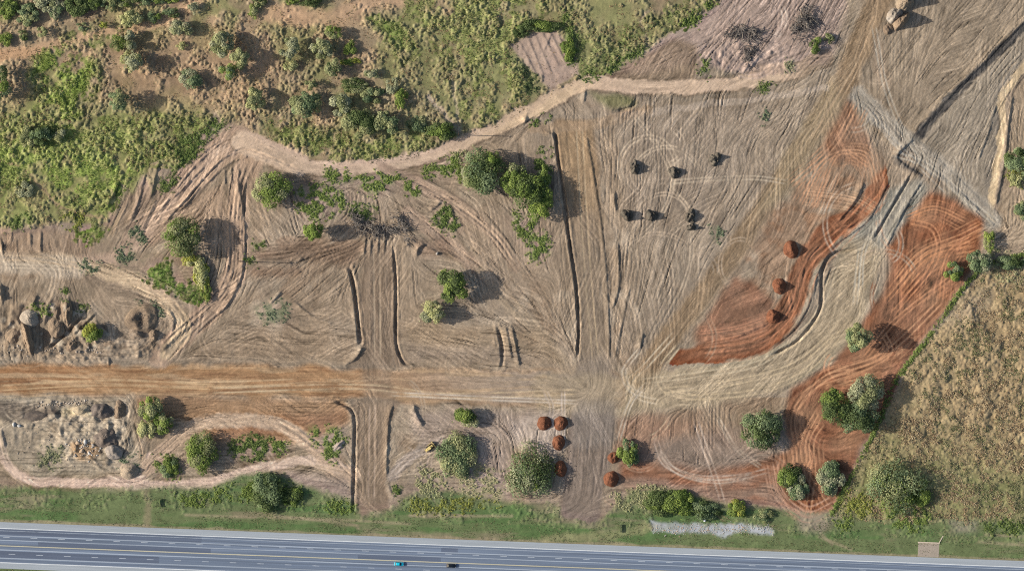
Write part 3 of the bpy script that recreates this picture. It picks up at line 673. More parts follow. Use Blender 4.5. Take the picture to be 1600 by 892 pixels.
WEEDS = [  # outline, colour kind, number of plants
    ([(462, 300), (490, 285), (530, 300), (550, 318), (540, 335), (500, 345), (470, 335)], 'bright', 190), ([(555, 280), (590, 268), (625, 280), (600, 300), (575, 305)], 'bright', 90), ([(500, 270), (540, 272), (560, 285), (520, 285)], 'bright', 60),
    ([(625, 280), (650, 290), (655, 305), (630, 300)], 'bright', 40), ([(650, 262), (680, 255), (722, 240), (728, 285), (700, 272), (670, 272)], 'bright', 110), ([(676, 340), (705, 322), (712, 348), (705, 370), (685, 355)], 'green', 110),
    ([(805, 335), (830, 338), (842, 352), (820, 372), (808, 360)], 'bright', 70), ([(822, 368), (858, 362), (862, 392), (835, 405), (825, 392)], 'bright', 80), ([(840, 240), (862, 228), (862, 280), (845, 280)], 'green', 70),
    ([(560, 318), (590, 325), (575, 345), (545, 340)], 'green', 50), ([(270, 215), (300, 205), (340, 185), (350, 200), (320, 215), (300, 250), (272, 268)], 'green', 170), ([(255, 280), (280, 275), (270, 300), (250, 300)], 'green', 35),
    ([(175, 395), (200, 385), (212, 405), (190, 412)], 'teal', 35), ([(205, 345), (225, 365), (222, 380), (198, 372)], 'teal', 35), ([(130, 405), (160, 410), (150, 425), (130, 420)], 'teal', 25),
    ([(363, 690), (400, 680), (430, 690), (440, 712), (400, 722), (365, 720)], 'green', 170), ([(480, 670), (520, 670), (545, 690), (520, 720), (490, 695)], 'bright', 90), ([(418, 690), (450, 692), (440, 708)], 'bright', 40),
    ([(240, 715), (280, 712), (285, 745), (255, 742)], 'bright', 60), ([(275, 770), (330, 770), (400, 750), (385, 778), (300, 785)], 'bright', 200), ([(505, 785), (552, 782), (553, 800), (515, 798)], 'bright', 60),
    ([(450, 748), (470, 760), (470, 790), (455, 790)], 'green', 50), ([(620, 755), (630, 755), (632, 775), (622, 775)], 'green', 20), ([(640, 780), (720, 775), (790, 790), (720, 798), (640, 795)], 'yellow', 110), ([(660, 730), (690, 740), (715, 770), (660, 775), (650, 755)], 'pale', 120),
    ([(730, 720), (790, 740), (785, 785), (730, 775), (722, 740)], 'pale', 70), ([(960, 775), (1000, 760), (1020, 775), (1000, 800), (965, 800)], 'pale', 110), ([(1000, 762), (1040, 765), (1030, 780)], 'pale', 40),
    ([(1310, 770), (1350, 770), (1380, 800), (1310, 808)], 'yellow', 130), ([(1380, 795), (1450, 800), (1440, 830), (1390, 820)], 'bright', 120), ([(1300, 805), (1330, 808), (1320, 828), (1300, 820)], 'bright', 40), ([(1530, 820), (1600, 812), (1600, 830), (1560, 835)], 'green', 80),
    ([(50, 484), (80, 482), (80, 492), (52, 490)], 'bright', 30), ([(98, 455), (108, 460), (104, 472)], 'green', 14), ([(128, 478), (135, 475), (132, 490)], 'green', 12), ([(15, 350), (50, 340), (52, 352), (20, 362)], 'green', 40), ([(95, 340), (130, 335), (128, 350), (100, 348)], 'yellow', 40),
    ([(830, 185), (856, 172), (850, 182), (832, 192)], 'green', 20), ([(1180, 135), (1205, 125), (1195, 145)], 'green', 20), ([(1190, 170), (1200, 180), (1195, 195)], 'teal', 14), ([(1105, 350), (1130, 360), (1115, 372)], 'teal', 14), ([(880, 20), (905, 40), (895, 110), (880, 90)], 'green', 70),
    ([(800, 90), (830, 110), (850, 140), (830, 150), (812, 120)], 'dark', 60), ([(900, 118), (950, 100), (1010, 72), (1000, 90), (930, 122)], 'green', 60), ([(1060, 30), (1110, 0), (1120, 10), (1075, 40)], 'bright', 60), ([(1090, 100), (1105, 92), (1108, 115), (1095, 120)], 'green', 20),
    ([(1222, 105), (1232, 90), (1240, 100), (1230, 112)], 'olive', 14), ([(215, 470), (250, 480), (265, 500), (250, 490)], 'teal', 20), ([(70, 700), (100, 700), (95, 735), (60, 725)], 'olive', 40), ([(180, 718), (215, 712), (215, 728), (190, 728)], 'teal', 30), ([(400, 480), (450, 470), (450, 500), (415, 508)], 'teal', 25),
    ([(1575, 265), (1600, 270), (1600, 295), (1580, 290)], 'yellow', 30), ([(700, 245), (745, 235), (755, 245), (720, 255)], 'pale', 40), ([(1550, 385), (1600, 400), (1600, 440), (1540, 430)], 'pale', 60), ([(395, 385), (415, 380), (412, 395)], 'green', 12), ([(388, 402), (405, 402), (402, 414), (390, 414)], 'green', 12),
]

WK = {'bright': (128, 152, 76), 'green': (104, 130, 66), 'teal': (122, 134, 100), 'yellow': (150, 156, 88), 'pale': (176, 166, 122), 'dark': (96, 112, 70), 'olive': (140, 142, 104)}
for pts, kd, n in WEEDS: paint(poly(pts, 5, 2) * smooth01(fbm(8, 96, 2) + .75) * .6, WK[kd], .2)
# banks, windrows and ditches: a line, height (m), half width, sharpness
def shift(pts, off):
    c = curve(pts, 4); t = np.gradient(c, axis=0); t /= np.hypot(t[:, 0], t[:, 1])[:, None] + 1e-6
    return c + np.stack([-t[:, 1], t[:, 0]], 1) * off
def groove(pts, h, w=1.5):
    d, sl, A, T, L = dist(pts, w * 3, 0, n=2)
    nz_ = smooth01(fbm(16, 171, 3)[sl] * 1.2 + .75)
    HZ[sl] += h * (np.exp(-(d / w) ** 2)) * smooth01(T / 15) * smooth01((L - T) / 15) * nz_
def part_of(pts, a, b):
    c = curve(pts, 6); t_ = np.linspace(0, 1, len(c)); u_ = np.linspace(a, b, 9); return np.stack([np.interp(u_, t_, c[:, 0]), np.interp(u_, t_, c[:, 1])], 1)
for line, half, step, hh in ((BRANCH, 22, 4.6, .42), (BRANCH2, 14, 4.4, .4), ([(470, 256), (420, 236), (385, 225), (350, 235), (310, 270), (270, 320)], 14, 4.2, .4), (RED_BAND, 14, 4.2, .22), ([(590, 372), (592, 560)], 22, 4.4, .13), ([(582, 630), (580, 780)], 20, 4.6, .14),
                             ([(905, 190), (915, 350), (928, 560)], 20, 5.0, .13), ([(925, 640), (908, 800)], 26, 5.0, .12), ([(600, 262), (690, 305), (770, 365), (805, 415)], 9, 3.6, .26), ([(640, 335), (690, 372), (760, 432)], 11, 3.6, .24),
                             ([(755, 425), (810, 485), (880, 565)], 10, 4, .2), ([(450, 455), (500, 410), (550, 385)], 14, 4, .22), ([(245, 262), (190, 380)], 26, 5, .3), ([(1335, 392), (1300, 405), (1278, 450), (1270, 490), (1235, 528)], 9, 3.6, .16),
                             ([(1432, 280), (1375, 380)], 9, 3.4, .24), ([(320, 660), (430, 656), (500, 700), (552, 742)], 10, 4.2, .2), ([(612, 745), (690, 692)], 10, 3.6, .18), ([(1340, 150), (1440, 240), (1550, 345)], 14, 5, .12), ([(785, 515), (795, 572)], 16, 4, .25),
                             ([(310, 300), (335, 390)], 22, 4.2, .12), ([(395, 300), (425, 380)], 16, 4, .16), ([(258, 470), (285, 515), (255, 555)], 14, 4.4, .2), ([(1160, 60), (1120, 120)], 40, 5, .3), ([(20, 358), (24, 398)], 30, 5.5, .25), ([(100, 358), (112, 398)], 40, 6, .18)):
    for off in np.arange(-half, half + .1, step):
        a_ = RNG.uniform(0, .35); b_ = RNG.uniform(.6, 1.0)
        groove(shift(part_of(line, a_, b_), off + RNG.normal(0, .8)), hh * RNG.uniform(.5, 1.25) * (1 if RNG.random() < .6 else -1), RNG.uniform(1.1, 1.9))
def ridge(pts, h, w, rough=.3, warp=0):
    d, sl, sd, T, L = dist(pts, w * 9, warp, n=6, side=True)
    if h >= .75 and L > 45:      # cut trenches
        wv = w * (1 + .3 * fbm(12, 176, 2)[sl])
        HZ[sl] -= 1.15 * h * np.exp(-(d / wv) ** 4) * smooth01(T / 14 + .1) * smooth01((L - T) / 14 + .1) * (1 + .3 * fbm(9, 71, 2)[sl])
        HZ[sl] += .16 * h * np.exp(-((d - w * 2) / w) ** 2) * (1 + .9 * fbm(5, 177, 2)[sl])
        return
    up = np.where(sd > 0, np.exp(-(d / (w * .6)) ** 2), np.exp(-(d / (w * 2.6)) ** 2))      # long rise from the west, short drop to the east
    HZ[sl] += 1.0 * h * up * smooth01(T / 8 + .3) * smooth01((L - T) / 8 + .3) * (1 + rough * fbm(7, 71, 2)[sl])
for pts, h, w in (
    ([(867, 205), (871, 235), (880, 300), (891, 380), (900, 440), (904, 500), (903, 558)], 1.0, 2.2),
    ([(917, 215), (930, 290), (942, 370), (948, 440), (951, 500), (953, 560)], 0.35, 1.8),
    ([(546, 416), (554, 455), (560, 505), (564, 540)], 1.25, 2.6), ([(566, 542), (556, 560), (538, 570)], .8, 2.2),
    ([(615, 388), (619, 450), (619, 530), (628, 562), (640, 572)], 0.85, 2.0),
    ([(522, 626), (545, 636), (554, 655), (554, 700), (552, 800)], 0.95, 2.4), ([(614, 632), (608, 655), (605, 700), (604, 742)], 0.6, 2.0),
    ([(1335, 390), (1310, 394), (1294, 404), (1285, 425), (1284, 455), (1282, 480), (1268, 508), (1240, 537), (1204, 556)], 0.8, 2.2),
    ([(1424, 274), (1398, 318), (1366, 374)], 0.9, 2.2), ([(1438, 285), (1410, 335), (1385, 385)], 0.4, 2.0),
    ([(1350, 285), (1335, 315), (1310, 345)], 0.7, 2.2), ([(1385, 290), (1355, 345), (1305, 383), (1280, 420), (1268, 465), (1244, 510), (1205, 545)], 0.4, 2.0),
    ([(372, 284), (381, 340), (381, 400), (374, 440), (356, 475), (340, 492)], 0.7, 2.0),
    ([(255, 350), (300, 300), (340, 255), (370, 235)], 0.45, 1.8), ([(280, 330), (330, 280), (370, 250), (420, 250)], 0.35, 1.8), ([(270, 310), (320, 260)], .5, 1.6),
    ([(384, 285), (372, 330)], .3, 1.6), ([(352, 265), (352, 290)], .5, 1.6), ([(362, 262), (362, 290)], .45, 1.6), ([(374, 262), (371, 288)], .45, 1.6),
    ([(228, 270), (215, 320), (205, 345)], 0.5, 2), ([(248, 255), (240, 290), (236, 312)], 0.7, 2), ([(185, 285), (168, 325)], .9, 2.2),
    ([(400, 404), (450, 408), (475, 406)], 0.5, 2), ([(395, 430), (470, 425)], .35, 2), ([(440, 455), (422, 475)], .6, 1.8), ([(458, 470), (490, 495), (520, 505)], .35, 1.8),
    ([(672, 330), (690, 315)], .6, 2), ([(680, 335), (705, 320)], .4, 2), ([(705, 325), (710, 345)], .6, 1.8), ([(652, 400), (654, 388), (664, 382)], 1.0, 2), ([(665, 385), (690, 398)], .5, 1.6),
    ([(778, 510), (785, 545), (784, 575)], .8, 2.4), ([(790, 510), (800, 560)], .5, 2.2), ([(800, 512), (812, 572)], .6, 2.2),
    ([(985, 445), (960, 560)], .3, 2), ([(1005, 520), (1000, 545)], .6, 2), ([(958, 480), (968, 440), (965, 380)], .45, 2.2), ([(962, 330), (960, 300)], .6, 2),
    ([(1100, 532), (1140, 530), (1165, 520), (1196, 508)], .55, 2.6), ([(1092, 545), (1150, 545), (1195, 535)], .3, 2.2),
    ([(850, 205), (864, 212), (868, 228)], .6, 1.8), ([(915, 140), (912, 160)], .5, 2), ([(960, 174), (985, 168), (996, 152)], .8, 2.4), ([(820, 192), (823, 182)], 1.2, 2.2),
    ([(0, 366), (30, 360), (62, 352)], .7, 3.5), ([(2, 375), (6, 395)], .6, 1.8), ([(64, 360), (64, 395)], .6, 1.4), ([(18, 362), (19, 380)], .4, 1.4), ([(48, 362), (48, 385)], .4, 1.4),
    ([(1, 445), (4, 470)], 1.9, 2.8), ([(58, 462), (50, 480)], 1.5, 2.4), ([(108, 470), (102, 500)], 1.9, 3.2), ([(92, 478), (88, 500)], 1.3, 2.4), ([(75, 488), (70, 505)], 1.2, 2.2),
    ([(140, 480), (105, 520), (75, 545)], .9, 2.2), ([(132, 478), (100, 508)], .6, 1.8), ([(148, 490), (115, 522)], .7, 2.0),
    ([(1606, 28), (1540, 94), (1480, 155), (1430, 210)], .4, 3.2), ([(1428, 216), (1402, 242), (1412, 258), (1440, 275)], .6, 2.6),
    ([(1556, 165), (1545, 205), (1528, 250)], .4, 1.8), ([(1582, 150), (1576, 190), (1570, 250), (1556, 320)], .6, 2.4), ([(1500, 300), (1530, 330)], .4, 2.4),
    ([(862, 52), (850, 80)], .3, 1.8), ([(826, 60), (850, 120)], .22, 1.6), ([(836, 55), (862, 115)], .22, 1.6), ([(846, 48), (874, 105)], .22, 1.6), ([(856, 44), (885, 100)], .22, 1.6), ([(812, 66), (842, 125)], .22, 1.6), ([(870, 50), (895, 98)], .22, 1.6),
    ([(630, 385), (650, 378), (690, 372)], .35, 2), ([(568, 398), (572, 372)], .5, 1.6), ([(580, 372), (579, 398)], .4, 1.4), ([(592, 366), (590, 398)], .4, 1.4), ([(602, 368), (600, 396)], .4, 1.4),
    ([(646, 632), (652, 650), (662, 665)], .9, 2.4), ([(628, 765), (614, 772), (606, 755)], .35, 2),
    ([(262, 480), (272, 500), (268, 520)], .5, 2), ([(248, 470), (262, 484)], .4, 1.8), ([(0, 656), (60, 660), (92, 648)], .6, 3), ([(2, 670), (8, 700)], .5, 2)):
    ridge(pts, h, w)
for x0 in np.arange(-20, 540, 5.3):     # crumbled edges of the haul road
    yy = 568.5 + 0.006 * x0 + RNG.normal(0, 1.0)
    for yb in (yy, yy + 51):
        if 255 < x0 < 262: continue
        hh = RNG.uniform(.05, .4)
        ridge([(x0, yb), (x0 + RNG.uniform(2, 5), yb + RNG.normal(0, .8))], hh, RNG.uniform(1.4, 2.2), 0, 0)
ridge([(630, 571), (700, 576), (860, 580)], .45, 2.4); ridge([(250, 566), (400, 570), (545, 572)], .4, 2.4)
ridge([(-20, 556), (60, 552), (140, 556), (235, 556)], .6, 5, .9)
# clods pushed up in the two churned patches
churn = np.maximum(poly([(1120, 70), (1180, 60), (1230, 70), (1250, 110), (1190, 122), (1120, 122), (1095, 100)], 6), 0.8 * poly([(10, 625), (150, 622), (205, 640), (205, 700), (150, 725), (60, 720), (20, 690)], 8))
churn = np.maximum(churn, .7 * poly([(-20, 490), (60, 505), (160, 530), (270, 520), (260, 550), (-20, 555)], 6))
HZ += churn * (0.35 * fbm(14, 81, 3) + 0.22 * fbm(6, 82, 2))
quarry = np.maximum(poly([(8, 488), (60, 470), (130, 478), (158, 510), (190, 532), (262, 528), (262, 548), (150, 548), (8, 548)], 6, 2), .75 * poly([(60, 628), (150, 624), (205, 632), (210, 700), (190, 728), (110, 722), (90, 680), (60, 650)], 8, 2))
HZ += quarry * (1.25 * (1 - 1.6 * abs(fbm(30, 181, 3))) + .3 * fbm(8, 182, 3)).clip(-.25, 1.6)
paint(quarry * smooth01(fbm(18, 183, 3) * 1.6 + .2) * .65 * (1 - .5 * (PY > 600)), (144, 122, 102), .2); paint(quarry * smooth01(fbm(11, 184, 3) * 1.8 - .4) * .6, (204, 186, 164), .15)
# the highway lies in a level cutting, the verge falls gently to it
fl = smooth01((PY - edge_y + 26) / 22); HZ = HZ * (1 - fl) + (-0.06 + 0.05 * fbm(5, 83, 2)) * fl
under = smooth01((PY - edge_y + 2) / 4) * (1 - smooth01((PY - edge_y - 70.5) / 3)); HZ = HZ - 0.28 * under
paint((1 - s_haul) * smooth01((edge_y + 71 - PY) / -1.5), (110, 128, 78), .1)
GC = GC + .6 * (GC - np.stack([blur(np.ascontiguousarray(GC[..., i_]), 6) for i_ in range(3)], -1)) * bare[..., None]
GC = GC * .77 * (1 + bare[..., None] * np.array([-.01, .0, -.05], dtype=np.float32)); gm_ = C3((160, 134, 108)) * .77; GC = GC + (gm_ - GC) * (.16 * redm * smooth01(fbm(30, 178, 4) + .6))[..., None]; gl = GC.mean(-1, keepdims=True); GC = gl + (GC - gl) * .88; GC = GC.clip(0.02, 0.75)
# (weed patches grow on darker, leaf littered soil)
def zat(px, py):
    i = np.clip((np.asarray(px) - gx[0]) / D, 0, NX - 1.001); j = np.clip((np.asarray(py) - gy[0]) / D, 0, NY - 1.001)
    a = i.astype(int) if hasattr(i, 'astype') else int(i); b = j.astype(int) if hasattr(j, 'astype') else int(j)
    fx = i - a; fy = j - b
    return (HZ[b, a] * (1 - fx) + HZ[b, a + 1] * fx) * (1 - fy) + (HZ[b + 1, a] * (1 - fx) + HZ[b + 1, a + 1] * fx) * fy

# ------------------------------------------------------------------ the ground as one sheet, cut along its kinds of ground
far = np.array([30, 80, 180, 400, 900, 1900, 4000, 8000, 14000], dtype=np.float32)
ox = np.concatenate([gx[0] - far[::-1], gx, gx[-1] + far]); oy = np.concatenate([gy[0] - far[::-1], gy, gy[-1] + far])
NF = len(far)
ZZ = np.full((len(oy), len(ox)), -0.9, np.float32); ZZ[NF:-NF, NF:-NF] = HZ
KC = np.empty((len(oy), len(ox), 3), np.float32)
KC[:] = C3((132, 122, 88)); KC[NF:-NF, NF:-NF] = GC
OX, OY = np.meshgrid(ox, oy)
V = np.stack([X(OX), Y(OY), ZZ], -1).reshape(-1, 3); KC = KC.reshape(-1, 3)
nxx = len(ox)
jj, ii = np.meshgrid(np.arange(len(oy) - 1), np.arange(nxx - 1), indexing='ij')
q0 = (jj * nxx + ii)
F = np.stack([q0 + nxx, q0 + nxx + 1, q0 + 1, q0], -1).reshape(-1, 4)
zone = np.full((NY, NX), 0, np.int32)
zone[s_scrub > .5] = 1; zone[s_field > .5] = 2; zone[s_verge > .5] = 3
zone[(s_redA * (1 - 0) > .5)] = 4; zone[s_redB > .5] = 5
zone[np.maximum(poly(LROAD, 2), 0) > .5] = 6; zone[poly(LROAD2, 2) > .5] = 7; zone[s_croad > .5] = 8; zone[s_haul > .5] = 9
zone[np.maximum(s_track, s_branch) > .5] = 10; zone[s_gravel > .5] = 11
Zf = np.full((len(oy) - 1, nxx - 1), 12, np.int32); Zf[NF:NF + NY - 1, NF:NF + NX - 1] = zone[:-1, :-1]
Zf = Zf.ravel()
GROUND = (('bare_ground', 'grey brown scraped soil streaked by machine tracks', 'bare ground'), ('scrubland', 'dry tan and green scrubland ground above the winding track', 'scrubland'),
          ('field', 'dry tan field right of the diagonal fence', 'field'), ('grass_verge', 'green grass verge along the highway', 'verge'),
          ('red_ground', 'red brown fill ground with curved red band beside three red mounds', 'ground'), ('red_ground', 'orange red graded ground along the diagonal fence', 'ground'),
          ('dirt_road', 'graded dirt road north of the haul road, ending at the brush pile', 'road'), ('dirt_road', 'short graded dirt road between haul road and highway verge, left of the bulldozer', 'road'),
          ('dirt_road', 'wide graded dirt road running down the middle to the highway verge', 'road'), ('haul_road', 'brown dirt haul road crossing the left half horizontally', 'road'),
          ('dirt_track', 'winding pale dirt track curving across the upper half', 'track'), ('gravel_patch', 'pale grey gravel patch beside the highway verge', 'gravel'), ('terrain', 'open land around the site', 'terrain'))
for z, (nm, lb, ct) in enumerate(GROUND):
    f = F[Zf == z]
    if not len(f): continue
    u, inv = np.unique(f, return_inverse=True)
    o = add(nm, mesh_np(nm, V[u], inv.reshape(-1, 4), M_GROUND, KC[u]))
    tag(o, lb, ct, kind='structure')
# ------------------------------------------------------------------ highway
ANG = -math.atan(0.0381)
M_ASPH = mat_plain('asphalt', (104, 116, 134), 0.8, var=0.3, scale=1.0, stretch=(0.012, 1.1, 1), spec=0.3)
M_ASPH2 = mat_plain('asphalt_patch', (90, 100, 118), 0.8, var=0.15, scale=1.0, stretch=(0.02, 1.1, 1), spec=0.3)
M_SHLD = mat_plain('paved_shoulder', (154, 161, 167), 0.85, var=0.1, scale=1.0, stretch=(0.03, 1.3, 1), spec=0.3)
M_WHITE = mat_plain('white_line', (206, 210, 212), 0.7, var=0.12, scale=0.6, stretch=(0.3, 1, 1))
M_YELL = mat_plain('yellow_line', (184, 178, 152), 0.7, var=0.12, scale=0.4, stretch=(0.3, 1, 1))
M_WEAR = mat_plain('worn_line', (150, 160, 172), 0.8, var=0.2, scale=0.5, stretch=(0.05, 1, 1))
M_DASH = mat_plain('worn_white_paint', (176, 183, 190), 0.7, var=0.15, scale=0.8)
HLEN = 1500.0
hw = empty('highway', (0, Y(815 + 0.0381 * 800), 0), ANG)
tag(hw, 'grey blue asphalt highway along the bottom edge', 'highway', kind='structure')
def strip(name, a, b, z, mat, x0=-HLEN, x1=HLEN, th=0.02):
    # a, b: distance from the grass edge (survey units)
    return MB().box(x0, x1, -b * S, -a * S, z - th, z).build(name, mat, hw)
strip('carriageway', 10.0, 63.5, -0.10, M_ASPH, th=.3)
strip('shoulder', 0.0, 9.996, -0.094, M_SHLD, th=.3); strip('shoulder', 63.504, 72.5, -0.094, M_SHLD, th=.3)
strip('edge_line', 9.2, 10.4, -0.088, M_WHITE); strip('edge_line', 62.6, 63.8, -0.088, M_WHITE)
strip('centre_line', 36.2, 37.6, -0.094, M_YELL)
strip('worn_strip', 20.5, 22.0, -0.0945, M_WEAR); strip('worn_strip', 27.5, 28.8, -0.0945, M_WEAR); strip('worn_strip', 42.5, 44.0, -0.0945, M_WEAR); strip('worn_strip', 55.5, 57, -0.0945, M_WEAR)
strip('worn_strip', 13.0, 13.9, -0.0945, M_WEAR)
strip('asphalt_patch', 29.2, 35.8, -0.0946, M_ASPH2, X(60), X(330)); strip('asphalt_patch', 10.8, 20.2, -0.0946, M_ASPH2, X(-30), X(315))
strip('asphalt_patch', 29.2, 35.8, -0.0946, M_ASPH2, X(560), X(690)); strip('asphalt_patch', 14.2, 20.2, -0.0946, M_ASPH2, X(690), X(716))
strip('asphalt_patch', 45, 55, -0.0946, M_ASPH2, X(-30), X(250))
dash = None
for row, ph in ((23.4, 10), (49.6, 20)):
    for k in range(-3, 42):
        x = X(ph + 43.2 * k)
        if dash is None:
            dash = MB().box(-1.55, 1.55, -0.11, 0.11, -0.11, -0.088)
            o = dash.build('lane_dash', M_DASH, hw, (x, -row * S, 0)); dash = o
        else:
            o = dash.copy(); COL.objects.link(o); o.parent = hw; o.location = (x, -row * S, 0)

# ------------------------------------------------------------------ cars
M_TYRE = mat_plain('tyre_rubber', (30, 30, 32), 0.9)
M_RIM = mat_plain('alloy', (160, 162, 165), 0.4, 0.8)
M_GLASS = mat_plain('car_glass', (26, 34, 42), 0.08, spec=0.6)
M_LAMP = mat_plain('headlamp', (225, 230, 235), 0.15)
M_TAIL = mat_plain('taillamp', (150, 20, 18), 0.25)
def car(px, py, paint_m, label):
    root = empty('car', (X(px), Y(py), -0.098), ANG)
    tag(root, label, 'car', 'cars on the highway')
    L, Wd = 4.4, 1.78
    def sect(x, w, z0, z1, ins):
        h = w / 2
        return [(x, -h, z0), (x, h, z0), (x, h, z0 + (z1 - z0) * .55), (x, h - ins * .4, z1 - .05), (x, h - ins, z1), (x, -h + ins, z1), (x, -h + ins * .4, z1 - .05), (x, -h, z0 + (z1 - z0) * .55)]
    b = MB().rings([sect(-2.2, 1.5, .38, .78, .12), sect(-2.08, 1.7, .26, .92, .12), sect(-1.5, Wd, .2, .97, .12), sect(0, Wd, .2, .96, .1), sect(1.0, Wd, .2, .95, .12), sect(1.7, 1.72, .22, .86, .16), sect(2.08, 1.6, .26, .74, .16), sect(2.2, 1.35, .36, .62, .14)])
    body = b.build('body', paint_m, root, smooth=False, bevel=.03)
    def cs(x, w, z): return [(x, -w / 2, z), (x, w / 2, z)]
    g = MB()
    lo = [(-1.85, .78), (1.05, .78)]
    base = [(-1.85, -.76, .93), (1.1, -.78, .93), (1.1, .78, .93), (-1.85, .76, .93)]; top = [(-1.3, -.56, 1.4), (.3, -.58, 1.42), (.3, .58, 1.42), (-1.3, .56, 1.4)]
    g.rings([base, top]).build('window_glass', M_GLASS, root, bevel=.04)
    MB().rings([[(-1.34, -.57, 1.395), (.34, -.59, 1.415), (.34, .59, 1.415), (-1.34, .57, 1.395)], [(-1.2, -.5, 1.46), (.2, -.52, 1.48), (.2, .52, 1.48), (-1.2, .5, 1.46)]]).build('roof', paint_m, root, bevel=.02)
    for x in (-1.35, 1.35):
        for y in (-.8, .8):
            w = MB().tube((0, -.1, 0), (0, .1, 0), .32, .32, 16).build('wheel', M_TYRE, root, (x, y, .32))
            MB().tube((0, -.112, 0), (0, .112, 0), .2, .2, 12).build('rim', M_RIM, w)
    for y in (-.6, .6):
        MB().box(2.02, 2.17, y - .16, y + .16, .58, .72).build('headlight', M_LAMP, root, bevel=.02)
        MB().box(-2.2, -2.06, y - .14, y + .14, .7, .86).build('tail_light', M_TAIL, root, bevel=.02)
        s = 1 if y > 0 else -1
        MB().box(.62, .78, .9 * s - .08, .9 * s + .08, .92, 1.04).build('mirror', paint_m, root)
    return root
car(623.5, 880.3, mat_plain('cyan_paint', (20, 190, 215), 0.3, var=.04, coat=.6), 'bright cyan hatchback just below the yellow line')
car(705, 883, mat_plain('black_paint', (22, 26, 30), 0.3, var=.1, coat=.6), 'black car ahead of the cyan car')

# ------------------------------------------------------------------ bulldozer
M_CATY = mat_plain('machine_yellow', (222, 198, 128), 0.55, var=.1)
M_STEEL = mat_plain('track_steel', (70, 66, 62), 0.6, 0.4, var=.2)
M_DARK = mat_plain('dark_trim', (40, 40, 42), 0.6)
dz = empty('bulldozer', (X(672), Y(698.5), float(zat(672, 698)) + .02), math.radians(38))
tag(dz, 'small yellow bulldozer with raised blade beside a soft green bush', 'bulldozer')
for y in (-.95, .95):
    rows = []
    for (yy) in (y - .28, y + .28):
        rows.append([(-1.75, yy, .25), (-1.45, yy, 0), (1.2, yy, 0), (1.6, yy, .28), (1.35, yy, .75), (-1.4, yy, .8)])
    t = MB().rings(rows).build('track', M_STEEL, dz, bevel=.04)
    for k in range(9):
        MB().box(-1.4 + k * .33, -1.26 + k * .33, y - .3, y + .3, .77, .84).build('track_shoe', M_STEEL, t)
MB().box(-1.5, .3, -.66, .66, .5, 1.15).box(.3, 1.55, -.5, .5, .5, 1.6, .06, .06).build('body', M_CATY, dz, bevel=.05)
MB().box(-1.0, .2, -.62, .62, 1.15, 2.45, .1, .08).build('cab', M_GLASS, dz, bevel=.04)
MB().box(-1.1, .3, -.72, .72, 2.45, 2.6).build('cab_roof', M_CATY, dz, bevel=.04)
MB().box(-2.0, -1.5, -.6, .6, .55, 1.2).build('fuel_tank', M_CATY, dz, bevel=.04)
MB().tube((.9, .25, 1.55), (.9, .25, 2.2), .06, .06, 8).build('exhaust', M_DARK, dz)
for y in (-1.35, 1.35):
    MB().box(-.3, 2.2, y - .08, y + .08, .35, .55).build('push_arm', M_CATY, dz)
bl = MB()
pr = [(2.2, .1), (2.42, .35), (2.36, .75), (2.2, 1.15), (2.05, 1.15), (2.2, .75), (2.25, .35), (2.08, .1)]
bl.rings([[(a, -1.75, b) for a, b in pr], [(a, 1.75, b) for a, b in pr]]).build('blade', M_CATY, dz)
rp = MB().box(-2.75, -2.55, -.95, .95, .6, .85); rp.build('ripper_beam', M_CATY, dz)
for y in (-.7, 0, .7):
    MB().box(-2.75, -2.6, y - .07, y + .07, .15, .6).build('ripper_tine', M_STEEL, dz)
MB().box(-2.6, -2.0, -.4, .4, .62, .8).build('ripper_arm', M_CATY, dz)

# ------------------------------------------------------------------ poles, signs, culvert, fence
M_POLE = mat_plain('creosoted_wood', (74, 62, 52), 0.9, var=.25)
M_INS = mat_plain('ceramic', (120, 70, 50), 0.3)
def pole(px, py, h, label):
    z = float(zat(px, py))
    r = empty('utility_pole', (X(px), Y(py), z), math.radians(80))
    tag(r, label, 'utility pole', 'utility poles')
    MB().tube((0, 0, -.5), (0, 0, h), .26, .18, 10).build('shaft', M_POLE, r)
    MB().box(-.9, .9, -.06, .06, h - .55, h - .4).build('crossarm', M_POLE, r)
    for x in (-.8, 0, .8):
        MB().tube((x, 0, h - .4 if x else h), (x, 0, h - .2 if x else h + .2), .05, .04, 8).build('insulator', M_INS, r)
pole(717, 211, 11, 'dark wooden utility pole beside the winding track, casting a long thin shadow')
pole(376, 408.5, 11, 'dark wooden utility pole in the shadow of the big olive tree beside the curved track')
M_SIGN = mat_plain('sign_back', (52, 56, 54), 0.6)
def sign(px, py, label):
    r = empty('road_sign', (X(px), Y(py), float(zat(px, py))), ANG)
    tag(r, label, 'road sign', 'road signs on the verge')
    MB().box(-.04, .04, -1.9, 1.9, .3, 1.15).build('panel', M_SIGN, r)
    for y in (-1.4, 1.4): MB().tube((.09, y, -.3), (.09, y, 1.1), .05, .05, 8).build('post', M_DARK, r)
sign(248.5, 785, 'dark edge-on road sign on the green verge at lower left')
sign(969.5, 825, 'dark edge-on road sign left of the gravel patch')
mk = empty('marker_bollard', (X(1100.5), Y(812.5), float(zat(1100.5, 812.5))))
tag(mk, 'small white round marker bollard above the gravel patch', 'bollard')
M_WPAINT = mat_plain('white_paint', (235, 236, 236), .5, var=.03)
MB().tube((0, 0, -.2), (0, 0, .9), .42, .42, 16).build('post', M_WPAINT, mk)
MB().rings([[(r_ * math.cos(a), r_ * math.sin(a), z_) for a in np.linspace(0, 2 * math.pi, 16, endpoint=False)] for r_, z_ in ((.55, .9), (.55, 1.0), (.35, 1.1), (.12, 1.14))]).build('cap', M_WPAINT, mk)
M_CONC = mat_plain('weathered_concrete', (158, 146, 132), .9, var=.12, scale=1.2)
